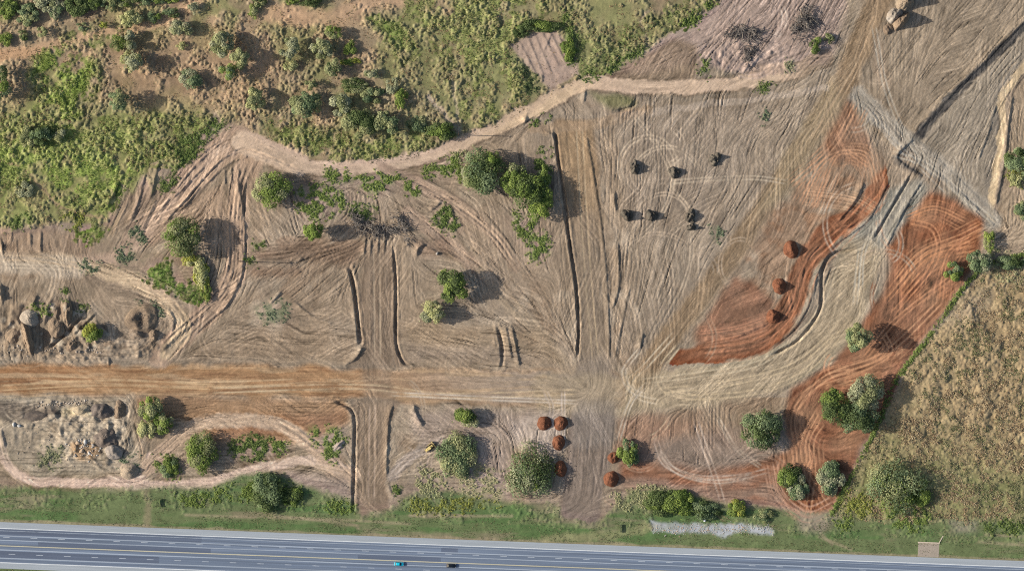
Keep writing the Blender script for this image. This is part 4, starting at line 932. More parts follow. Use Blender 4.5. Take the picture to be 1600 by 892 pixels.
M_CONC2 = mat_plain('pale_concrete', (200, 184, 164), .9, var=.1, scale=1.2)
cv = empty('culvert', (X(1451), Y(855), -.1), ANG)
tag(cv, 'beige concrete culvert slab with headwall at the highway edge', 'culvert')
MB().box(-4.9, 4.9, -4.3, 2.1, -.2, .12).build('slab', M_CONC, cv, bevel=.03)
MB().box(-5.1, 5.1, 2.104, 2.6, -.4, .42).build('headwall', M_CONC2, cv, bevel=.04)
wg = MB(); wg.v += [(4.75, 2.61, -.2), (5.1, 2.61, -.2), (6.9, 6.0, -.2), (6.5, 6.2, -.2), (4.75, 2.61, .4), (5.1, 2.61, .4), (6.9, 6.0, .25), (6.5, 6.2, .25)]
wg.f += [[3, 2, 1, 0], [4, 5, 6, 7], [0, 1, 5, 4], [1, 2, 6, 5], [2, 3, 7, 6], [3, 0, 4, 7]]
wg.build('wing_wall', M_CONC2, cv)
MB().box(-4.7, 4.7, 2.61, 4.4, -.4, .03).build('apron', M_CONC, cv)
FENCE = curve([(1298, 806), (1316, 768), (1338, 728), (1362, 680), (1378, 648), (1396, 602), (1420, 566), (1462, 510), (1500, 456), (1524, 428), (1545, 412), (1600, 398), (1640, 392)], 10)
fn = empty('wire_fence', (X(1400), Y(600), 0))
tag(fn, 'thin wire fence in a green weedy strip along the dry field', 'fence')
M_FPOST = mat_plain('fence_post', (90, 84, 76), .8, var=.2)
seg = np.hypot(np.diff(FENCE[:, 0]), np.diff(FENCE[:, 1])); cum = np.concatenate([[0], np.cumsum(seg)])
fpts = []
for s_ in np.arange(0, cum[-1], 10.0):
    a = np.interp(s_, cum, FENCE[:, 0]); b = np.interp(s_, cum, FENCE[:, 1]); fpts.append((X(a) - X(1400), Y(b) - Y(600), float(zat(a, b))))
pp = None
for p in fpts:
    if pp is None: pp = MB().tube((0, 0, -.4), (0, 0, 1.35), .07, .06, 7).build('post', M_FPOST, fn, p)
    else:
        o = pp.copy(); COL.objects.link(o); o.parent = fn; o.location = p
for hz in (.35, .75, 1.2):
    w = MB()
    for a, b in zip(fpts[:-1], fpts[1:]): w.tube((a[0], a[1], a[2] + hz), (b[0], b[1], b[2] + hz), .012, .012, 4)
    w.build('wire', M_STEEL, fn)

# ------------------------------------------------------------------ heaps of soil and rock
def heap(name, px, py, rx, ry, h, c1, c2, label, cat, group=None, lump=.16, peak=1.25, rz=0., seed=0, crater=0., mat=M_HEAP):
    r = np.random.default_rng(1000 + seed)
    nr, na = 16, 40
    rad = np.linspace(0, 1, nr) ** .9; an = np.linspace(0, 2 * np.pi, na, endpoint=False)
    R, A = np.meshgrid(rad, an, indexing='ij')
    out = 1 + sum(lump * .6 / k * np.sin(k * A + r.uniform(0, 6.3)) for k in (2, 3, 5, 7))
    x = R * np.cos(A) * out; y = R * np.sin(A) * out
    prof = (1 - R ** peak) * (1 - crater * np.exp(-(R / .45) ** 2))
    nz = np.zeros_like(x)
    for k in range(26):
        fx, fy = r.normal(0, 5.0, 2); nz += np.sin(fx * x + fy * y + r.uniform(0, 6.3)) / 26 ** .5
    z = h * (prof * (1 + lump * 1.2 * nz * (.3 + R))) + r.normal(0, .035 * h, x.shape) * (R > .02)
    z[-1] = -.35
    ca, sa = math.cos(rz), math.sin(rz)
    xr = (x * ca * rx - y * sa * ry) * S; yr = (x * sa * rx + y * ca * ry) * S
    V_ = np.stack([xr, yr, z], -1).reshape(-1, 3)
    V_[:na] = V_[0]
    f = []
    for i in range(nr - 1):
        for j in range(na):
            f.append([i * na + j, i * na + (j + 1) % na, (i + 1) * na + (j + 1) % na, (i + 1) * na + j][::-1])
    t = np.clip(.5 + .35 * nz + r.normal(0, .2, x.shape), 0, 1).reshape(-1, 1)
    cc = (lin(c1) * (1 - t) + lin(c2) * t) * (.86 if name == 'soil_mound' else .74); cg = cc.mean(1, keepdims=True); cc = cg + (cc - cg) * .85
    o = add(name, mesh_np(name, V_, np.array(f), mat, cc), None, (X(px), Y(py), float(zat(px, py)) - .05))
    return tag(o, label, cat, group)
RD1, RD2 = (150, 94, 62), (116, 70, 46)
for i, (a, b, c, d, hh, lb) in enumerate((
    (1236, 390, 12.5, 14.5, 3.3, 'topmost red soil mound of three beside the curved red band'), (1218, 447, 12, 12.8, 3.2, 'middle red soil mound of three beside the curved red band'), (1208, 495, 11, 12, 2.9, 'lowest red soil mound of three, on the inner edge of the curved red band'),
    (850.5, 661, 11.3, 12, 2.6, 'red soil mound, left one of the touching pair below the haul road'), (876, 661, 11.5, 12, 2.6, 'red soil mound, right one of the touching pair below the haul road'), (873, 691, 10.3, 13, 2.5, 'red soil mound alone just below the touching pair'),
    (876, 732, 9.8, 14, 2.4, 'red soil mound against the big grey green bush'), (958.5, 714.5, 9.3, 9.5, 2.2, 'small red soil mound touching the upright grey green bush'), (955, 748, 12, 13.5, 2.7, 'red soil mound below the small one, on the right edge of the graded road'))):
    heap('soil_mound', a, b, c, d, hh, RD1, RD2, lb, 'soil mound', 'red soil mounds', .17, 1.4 if i < 3 else 1.7, seed=i)
for i, (a, b, c, d, hh, lb) in enumerate((
    (992, 262, 8.5, 11, 2.7, 'clod heap upper left of six on the streaked ground, inside a wheel-track ring'), (1054, 270, 8.5, 10.5, 2.6, 'clod heap in the middle of the upper row, where wheel tracks cross'), (1117, 249, 10, 11, 2.8, 'rightmost clod heap of the upper row on the streaked ground'),
    (979, 336, 8, 11, 2.6, 'leftmost clod heap of the lower row on the streaked ground'), (1018, 337, 8.5, 10.5, 2.4, 'middle clod heap of the lower row on the streaked ground'), (1079, 338, 9.5, 11, 2.7, 'larger clod heap at the right end of the lower row'), (1080, 355, 7, 6.5, 1.9, 'small clod heap touching the larger one below it'))):
    heap('clod_heap', a, b, c, d, hh, (128, 118, 102), (78, 72, 64), lb, 'soil heap', 'clod heaps on the streaked ground', .55, 1.5, seed=20 + i)
TN1, TN2 = (178, 152, 122), (140, 118, 96)
for i, (a, b, c, d, hh, pk, cr, c1, c2, lb) in enumerate((
    (47, 497, 17, 14, 3.6, 1.5, 0, (202, 184, 160), (176, 160, 140), 'smooth pale domed heap at the left quarry edge'),
    (44, 528, 9, 26, 4.2, 1.3, 0, TN1, TN2, 'tall narrow tan spoil ridge below the pale domed heap'),
    (88, 512, 12, 17, 2.2, 1.2, .2, TN1, TN2, 'lumpy tan spoil heap right of the pale domed heap'),
    (106, 490, 7, 22, 3.4, 1.2, 0, TN1, TN2, 'steep spoil ridge left of the lone olive shrub'),
    (20, 526, 12, 14, 1.8, 1.2, 0, TN1, TN2, 'low brown spoil heap at the left photo edge'),
    (112, 540, 9, 9, 1.7, 1.3, 0, TN1, TN2, 'small tan heap near the row of stones'),
    (222, 499, 26, 25, 3.8, 1.6, .85, TN1, (120, 102, 84), 'round hollow-topped spoil heap ringed by curved tracks'),
    (214, 522, 14, 12, 2.0, 1.3, 0, (172, 152, 130), TN2, 'grey brown spoil heap on the lower rim of the hollow heap'),
    (240, 524, 8, 10, 2.2, 1.2, 0, TN1, TN2, 'narrow spoil heap at the lower right of the hollow heap'),
    (166, 684, 20, 17, 3.0, 1.2, 0, (148, 132, 118), (122, 108, 96), 'dark brown conical heap in the lower left quarry'),
    (178, 706, 14, 12, 2.0, 1.2, 0, (186, 172, 156), (158, 146, 134), 'pale grey heap directly below the dark conical heap'),
    (202, 735, 17, 13, 2.6, 1.2, 0, (200, 176, 146), (170, 152, 130), 'tan conical heap in the bend of the lower left track'),
    (158, 642, 18, 13, 2.6, 1.3, 0, (142, 128, 116), (118, 106, 98), 'dark grey heap under the haul road edge'),
    (186, 640, 12, 18, 2.4, 1.2, 0, TN1, TN2, 'tan heap left of the twin olive trees'),
    (128, 640, 14, 8, 1.6, 1.4, 0, (210, 190, 156), (186, 166, 134), 'low pale sand heap at the top of the lower left quarry'),
    (60, 650, 26, 9, 1.4, 1.5, 0, (126, 112, 100), (104, 94, 86), 'long low dark earth bank at the left photo edge'),
    (529, 696, 13, 6, 1.3, 1.6, 0, (204, 184, 168), (180, 160, 146), 'pale pinkish slab-like heap beside the lower graded road'),
    (1398, 24, 15, 11, 5.0, 1.3, 0, (190, 178, 162), (168, 152, 134), 'pale grey stockpile heap beside the diagonal road at the top edge'),
    (1416, 2, 22, 13, 6.5, 1.3, 0, (186, 164, 134), (156, 136, 114), 'tan stockpile heap cut by the top photo edge'),
    (1408, 34, 19, 9, 5.6, 1.3, 0, TN1, TN2, 'sharp ridged stockpile heap in the middle of three at the top edge'),
    (1388, 46, 9, 9, 1.9, 1.2, .3, (150, 128, 104), TN2, 'small brown stockpile heap at the lower end of the stockpile row'))):
    heap('spoil_heap', a, b, c, d, hh, c1, c2, lb, 'soil heap', 'spoil heaps', .26 if i else .1, pk, (.84 if i in (17, 18, 19) else (.35 if i == 1 else .6 if i == 16 else 0.)), 40 + i, cr)
# stones
M_ROCK = mat_attr('rock', .95, .2, (.8, 3.0), .6)
def rock_mesh(seed, c):
    r = np.random.default_rng(seed)
    na, nr = 9, 6; V_ = []; f = []
    for i in range(nr):
        ph = math.pi * i / (nr - 1)
        for j in range(na):
            a = 2 * math.pi * j / na; q = 1 + r.normal(0, .13)
            V_.append((math.sin(ph) * math.cos(a) * q, math.sin(ph) * math.sin(a) * q * .8, math.cos(ph) * q * .65))
    for i in range(nr - 1):
        for j in range(na): f.append([i * na + j, (i + 1) * na + j, (i + 1) * na + (j + 1) % na, i * na + (j + 1) % na])
    V_ = np.array(V_); V_[:na] = V_[:na].mean(0); V_[-na:] = V_[-na:].mean(0)
    return mesh_np('rock', V_, np.array(f), M_ROCK, np.tile(lin(c), (len(V_), 1)) * r.uniform(.85, 1.15, (len(V_), 1)))
ROCKS = [rock_mesh(300 + i, c) for i, c in enumerate(((160, 146, 130), (148, 132, 114), (168, 158, 146), (138, 122, 104)))]
WROCKS = [rock_mesh(320 + i, c) for i, c in enumerate(((176, 174, 170), (164, 156, 146), (184, 160, 134)))]
r = np.random.default_rng(55)
def rocks(n, fn_, lib, smin, smax, label, group):
    for i in range(n):
        a, b = fn_(i)
        s_ = r.uniform(smin, smax)
        o = add('rock', lib[i % len(lib)], None, (X(a), Y(b), float(zat(a, b)) + .15 * s_), r.uniform(0, 6.3)); o.scale = (s_, s_ * r.uniform(.7, 1), s_ * r.uniform(.6, .9))
        tag(o, label, 'rock', group)
def rubble(parts_, label):
    Vq, Fq, Cq, of_ = [], [], [], 0
    for n, fn_, smin, smax, white in parts_:
        for i in range(n):
            me = (WROCKS if white else ROCKS)[i % 3]; nv = len(me.vertices)
            v = np.empty(nv * 3, np.float32); me.vertices.foreach_get('co', v); v = v.reshape(-1, 3)
            a, b = fn_(i); s_ = r.uniform(smin, smax); an = r.uniform(0, 6.3); ca, sa_ = math.cos(an), math.sin(an)
            v = np.stack([v[:, 0] * ca - v[:, 1] * sa_, v[:, 0] * sa_ + v[:, 1] * ca, v[:, 2] * .75], 1) * s_ + np.array([X(a), Y(b), float(zat(a, b)) + .1 * s_])
            f = np.array([list(q.vertices) for q in me.polygons]); cl = np.empty(nv * 4, np.float32); me.color_attributes['Col'].data.foreach_get('color', cl)
            Vq.append(v); Fq.append(f + of_); Cq.append(cl.reshape(-1, 4)[:, :3]); of_ += nv
    o = add('rubble', mesh_np('rubble', np.concatenate(Vq), np.concatenate(Fq), M_ROCK, np.concatenate(Cq)))
    tag(o, label, 'rubble', kind='stuff')
rubble([(70, lambda i: (2 + i * 2.3 + r.normal(0, 1.5), 547 + 4 * math.sin(i * .5) + r.normal(0, 2.4)), .2, .7, 0)], 'small broken stones scattered along the top edge of the haul road')
rubble([(60, lambda i: (56 + i * 1.4 + r.normal(0, 2), 634 - i * .1 + r.normal(0, 2.6)), .2, .65, 0), (70, lambda i: (132 + r.normal(0, 12), 699 + r.normal(0, 9)), .2, .5, 1), (50, lambda i: (r.uniform(25, 195), r.uniform(655, 735)), .15, .45, 0)], 'small broken stones strewn over the lower left quarry')
rubble([(420, lambda i: (1018 + 190 * r.random(), 826 + r.normal(0, 4.2)), .1, .3, 1)], 'loose pale stones on the gravel patch beside the highway')
WHERE = ('at the top', 'at the lower left', 'at the right edge', 'in the middle', 'at the left edge', 'at the bottom')
for i, (a, b, s_, lb) in enumerate(((122, 692, 1.1, 'pale boulder at the upper left of the rubble cluster in the lower quarry'), (134, 690, 1.3, 'largest pale boulder at the top of the rubble cluster in the lower quarry'), (146, 695, 1.0, 'pale boulder nearest the dark conical heap'), (128, 704, 1.2, 'orange tinted boulder in the middle of the rubble cluster'), (140, 708, .9, 'boulder at the lower right of the rubble cluster in the lower quarry'), (118, 712, .9, 'boulder at the lower left of the rubble cluster in the lower quarry'),
                                   (22, 663, 1.2, 'left white rock of the pair at the left of the lower quarry'), (30, 665, 1.0, 'right white rock of the pair at the left of the lower quarry'), (683, 396, .9, 'lone pale rock right of the left graded road'), (218, 492, 1.5, 'upper clay block in the hollow of the round spoil heap'), (232, 497, 1.3, 'right clay block in the hollow of the round spoil heap'), (222, 508, 1.4, 'lower clay block in the hollow of the round spoil heap'))):
    o = add('rock', (WROCKS if i < 9 else ROCKS)[(2, 0, 1, 2, 0, 1, 0, 0, 1, 0, 1, 2)[i]], None, (X(a), Y(b), float(zat(a, b)) + .2 * s_), 1.3 * i); o.scale = (s_, s_ * .85, s_ * .7)
    tag(o, lb, 'rock', 'boulders in the quarries')

# ------------------------------------------------------------------ heaps of dead branches
def brush(px, py, rx, ry, h, n, label, seed, rz=0., logs=6):
    r = np.random.default_rng(500 + seed)
    root = empty('brush_pile', (X(px), Y(py), float(zat(px, py))), rz); tag(root, label, 'brush pile', 'piles of cleared branches')
    mb = MB()
    sub = [(r.normal(0, .5), r.normal(0, .5), r.uniform(.3, .75), r.uniform(0, 6.3)) for _ in range(7)]
    for i in range(n):
        a = r.uniform(0, 6.3); q = r.uniform(0, 1) ** .7; sb = sub[i % 7]
        x = (sb[0] + q * sb[2] * math.cos(a)) * rx * S; y = (sb[1] + q * sb[2] * math.sin(a)) * ry * S; z = h * (1 - q ** 1.5) * r.uniform(.1, 1)
        d = sb[3] + r.normal(0, .6); L = r.uniform(.8, 3.4); tz = r.normal(.15, .35)
        mb.tube((x, y, z), (x + L * math.cos(d), y + L * math.sin(d), max(-.1, z + L * tz)), r.uniform(.1, .2), .05, 4)
    tag(mb.build('branches', M_DEAD, root), kind='stuff')
    for i in range(logs):
        a = r.uniform(0, 6.3); q = r.uniform(.1, .9); x = q * rx * S * math.cos(a); y = q * ry * S * math.sin(a); d = r.uniform(0, 6.3); L = r.uniform(2, 4.5)
        MB().tube((x, y, .3 + h * (1 - q)), (x + L * math.cos(d), y + L * math.sin(d), .2 + h * .5 * r.random()), .2, .1, 7).build('log', M_LOG, root)
brush(1163, 53, 30, 17, 1.8, 420, 'wide flat pile of dark cleared branches on the pinkish churned soil', 1)
brush(1258, 34, 22, 20, 3.4, 460, 'tall spiky grey pile of branches right of the wide flat one', 2)
brush(1172, 90, 9, 14, .9, 90, 'small trail of branches below the wide flat pile', 3, logs=2)
brush(588, 358, 40, 14, 2.0, 330, 'large pile of branches and logs at the head of the left graded road', 4, logs=9)
brush(625, 345, 11, 22, 3.4, 190, 'upright pile of branches at the right end of the large log pile', 5, logs=3)
brush(555, 345, 9, 22, 2.8, 150, 'narrow slanting branch pile right of the round green tree', 6, .5, logs=3)
# ------------------------------------------------------------------ trees and shrubs
KIND = {'olive': ((172, 174, 138), (132, 138, 102)), 'grey': ((184, 184, 160), (142, 146, 124)), 'green': ((142, 158, 92), (102, 122, 66)), 'bright': ((156, 170, 96), (118, 140, 74)),
        'dark': ((112, 126, 86), (76, 92, 60)), 'pale': ((202, 200, 158), (164, 166, 122)), 'teal': ((144, 158, 126), (104, 122, 94)), 'yellow': ((178, 180, 96), (136, 144, 74))}
def leaves(P, N, sz, r):
    n = len(P)
    N = N / (np.linalg.norm(N, axis=1, keepdims=True) + 1e-6)
    T = np.cross(N, r.normal(size=(n, 3))); T /= np.linalg.norm(T, axis=1, keepdims=True) + 1e-6
    B = np.cross(N, T); s_ = sz[:, None]
    q = np.stack([P - T * s_ - B * s_ * .45, P + T * s_ * .15 - B * s_ * .7, P + T * s_ + B * s_ * .35, P - T * s_ * .2 + B * s_ * .7], 1)
    return q.reshape(-1, 3), np.arange(n * 4).reshape(-1, 4)
def crown_mesh(rx, ry, h, base, kinds, r, loose=.28):
    """leaf clumps on uneven lobes; rx, ry, h in metres"""
    R = math.sqrt(rx * ry); nl = int(np.clip(8 + R * 2.6, 8, 44))
    a = r.uniform(0, 6.3, nl); q = np.sqrt(r.uniform(0, 1, nl)) * .82
    hh = h - base
    lr = R * np.clip(r.lognormal(-1.13, .33, nl), .16, .5) * (1 - .2 * q)
    cx = np.cos(a) * q; cy = np.sin(a) * q
    cz = base + hh * np.clip((1 - .75 * q ** 2) * r.uniform(.5, .82, nl), .12, .85)
    n = int(np.clip(105 * rx * ry, 140, 6500))
    pk = lr ** 2 / (lr ** 2).sum(); k = r.choice(nl, n, p=pk)
    d = r.normal(size=(n, 3)); d[:, 2] = np.where(r.random(n) < .72, abs(d[:, 2]), d[:, 2]); d /= np.linalg.norm(d, axis=1, keepdims=True)
    rr = lr[k] * (1 - loose * r.random(n) ** .7 + .16 * np.maximum(0, r.normal(0, 1, n)) ** 2 * .5)
    P = np.stack([cx[k] * rx + d[:, 0] * rr * (rx / R), cy[k] * ry + d[:, 1] * rr * (ry / R), cz[k] + d[:, 2] * rr * min(1.0, hh / (2 * R) + .35)], 1)
    P[:, 2] = np.maximum(P[:, 2], .15)
    N = d + r.normal(0, .38, (n, 3)); N[:, 2] += .4
    sz = r.uniform(.2, .42, n) * np.clip(R / 5, .75, 1.15)
    V_, F_ = leaves(P, N, sz, r)
    lt = r.uniform(0, 1, nl); lk = r.integers(0, len(kinds), nl)
    c0 = np.array([lin(KIND[x][0]) for x in kinds]); c1 = np.array([lin(KIND[x][1]) for x in kinds])
    t = np.clip(lt[k] + r.normal(0, .14, n), 0, 1)[:, None]
    c = (c0[lk[k]] * (1 - t) + c1[lk[k]] * t) * r.uniform(.9, 1.1, (n, 1))
    c = c * np.array([1.0, 1.0, .84])
    return V_, F_, np.repeat(c, 4, 0), np.stack([cx * rx, cy * ry, cz], 1)
def trunk_mb(h, base, tips, R, r, bush):
    mb = MB(); tr = max(.09, R * .045); top = base + (h - base) * .35
    if not bush:
        mb.tube((0, 0, -.4), (r.normal(0, .15), r.normal(0, .15), top * .6), tr * 1.5, tr, 8)
        st = (0, 0, top * .55)
    else: st = (0, 0, -.1)
    for i in r.permutation(len(tips))[:6 if not bush else 5]:
        t = tips[i]; m = (t[0] * .5, t[1] * .5, (st[2] + t[2]) * .5 + .2)
        mb.tube(st, m, tr * .8, tr * .5, 6); mb.tube(m, tuple(t), tr * .5, tr * .15, 5)
    return mb
NT = [0]
G1 = 'bushes and trees in the scrub'
G2 = 'shrubs along the top edge'
def tree(px, py, rx, ry, h, kinds, label, name='tree', base=.25, cat=None, group=None):
    NT[0] += 1; r = np.random.default_rng(9000 + NT[0])
    if isinstance(kinds, str): kinds = (kinds,)
    gk = 1.3 if group == G2 else 1.2 if group == G1 else 1.12
    rx *= S * gk; ry *= S * gk
    root = empty(name, (X(px), Y(py), float(zat(px, py))), 0)
    tag(root, label, cat or ('tree' if name == 'tree' else 'shrub'), group)
    b = base * h if name == 'tree' else .05 * h
    V_, F_, C_, tips = crown_mesh(rx, ry, h, b, kinds, r)
    add('crown', mesh_np('crown', V_, F_, M_LEAF, C_), root)
    trunk_mb(h, b, tips, math.sqrt(rx * ry), r, name != 'tree').build('trunk' if name == 'tree' else 'stems', M_BARK, root)
    return root
G1 = 'bushes and trees in the scrub'
G2 = 'shrubs along the top edge'
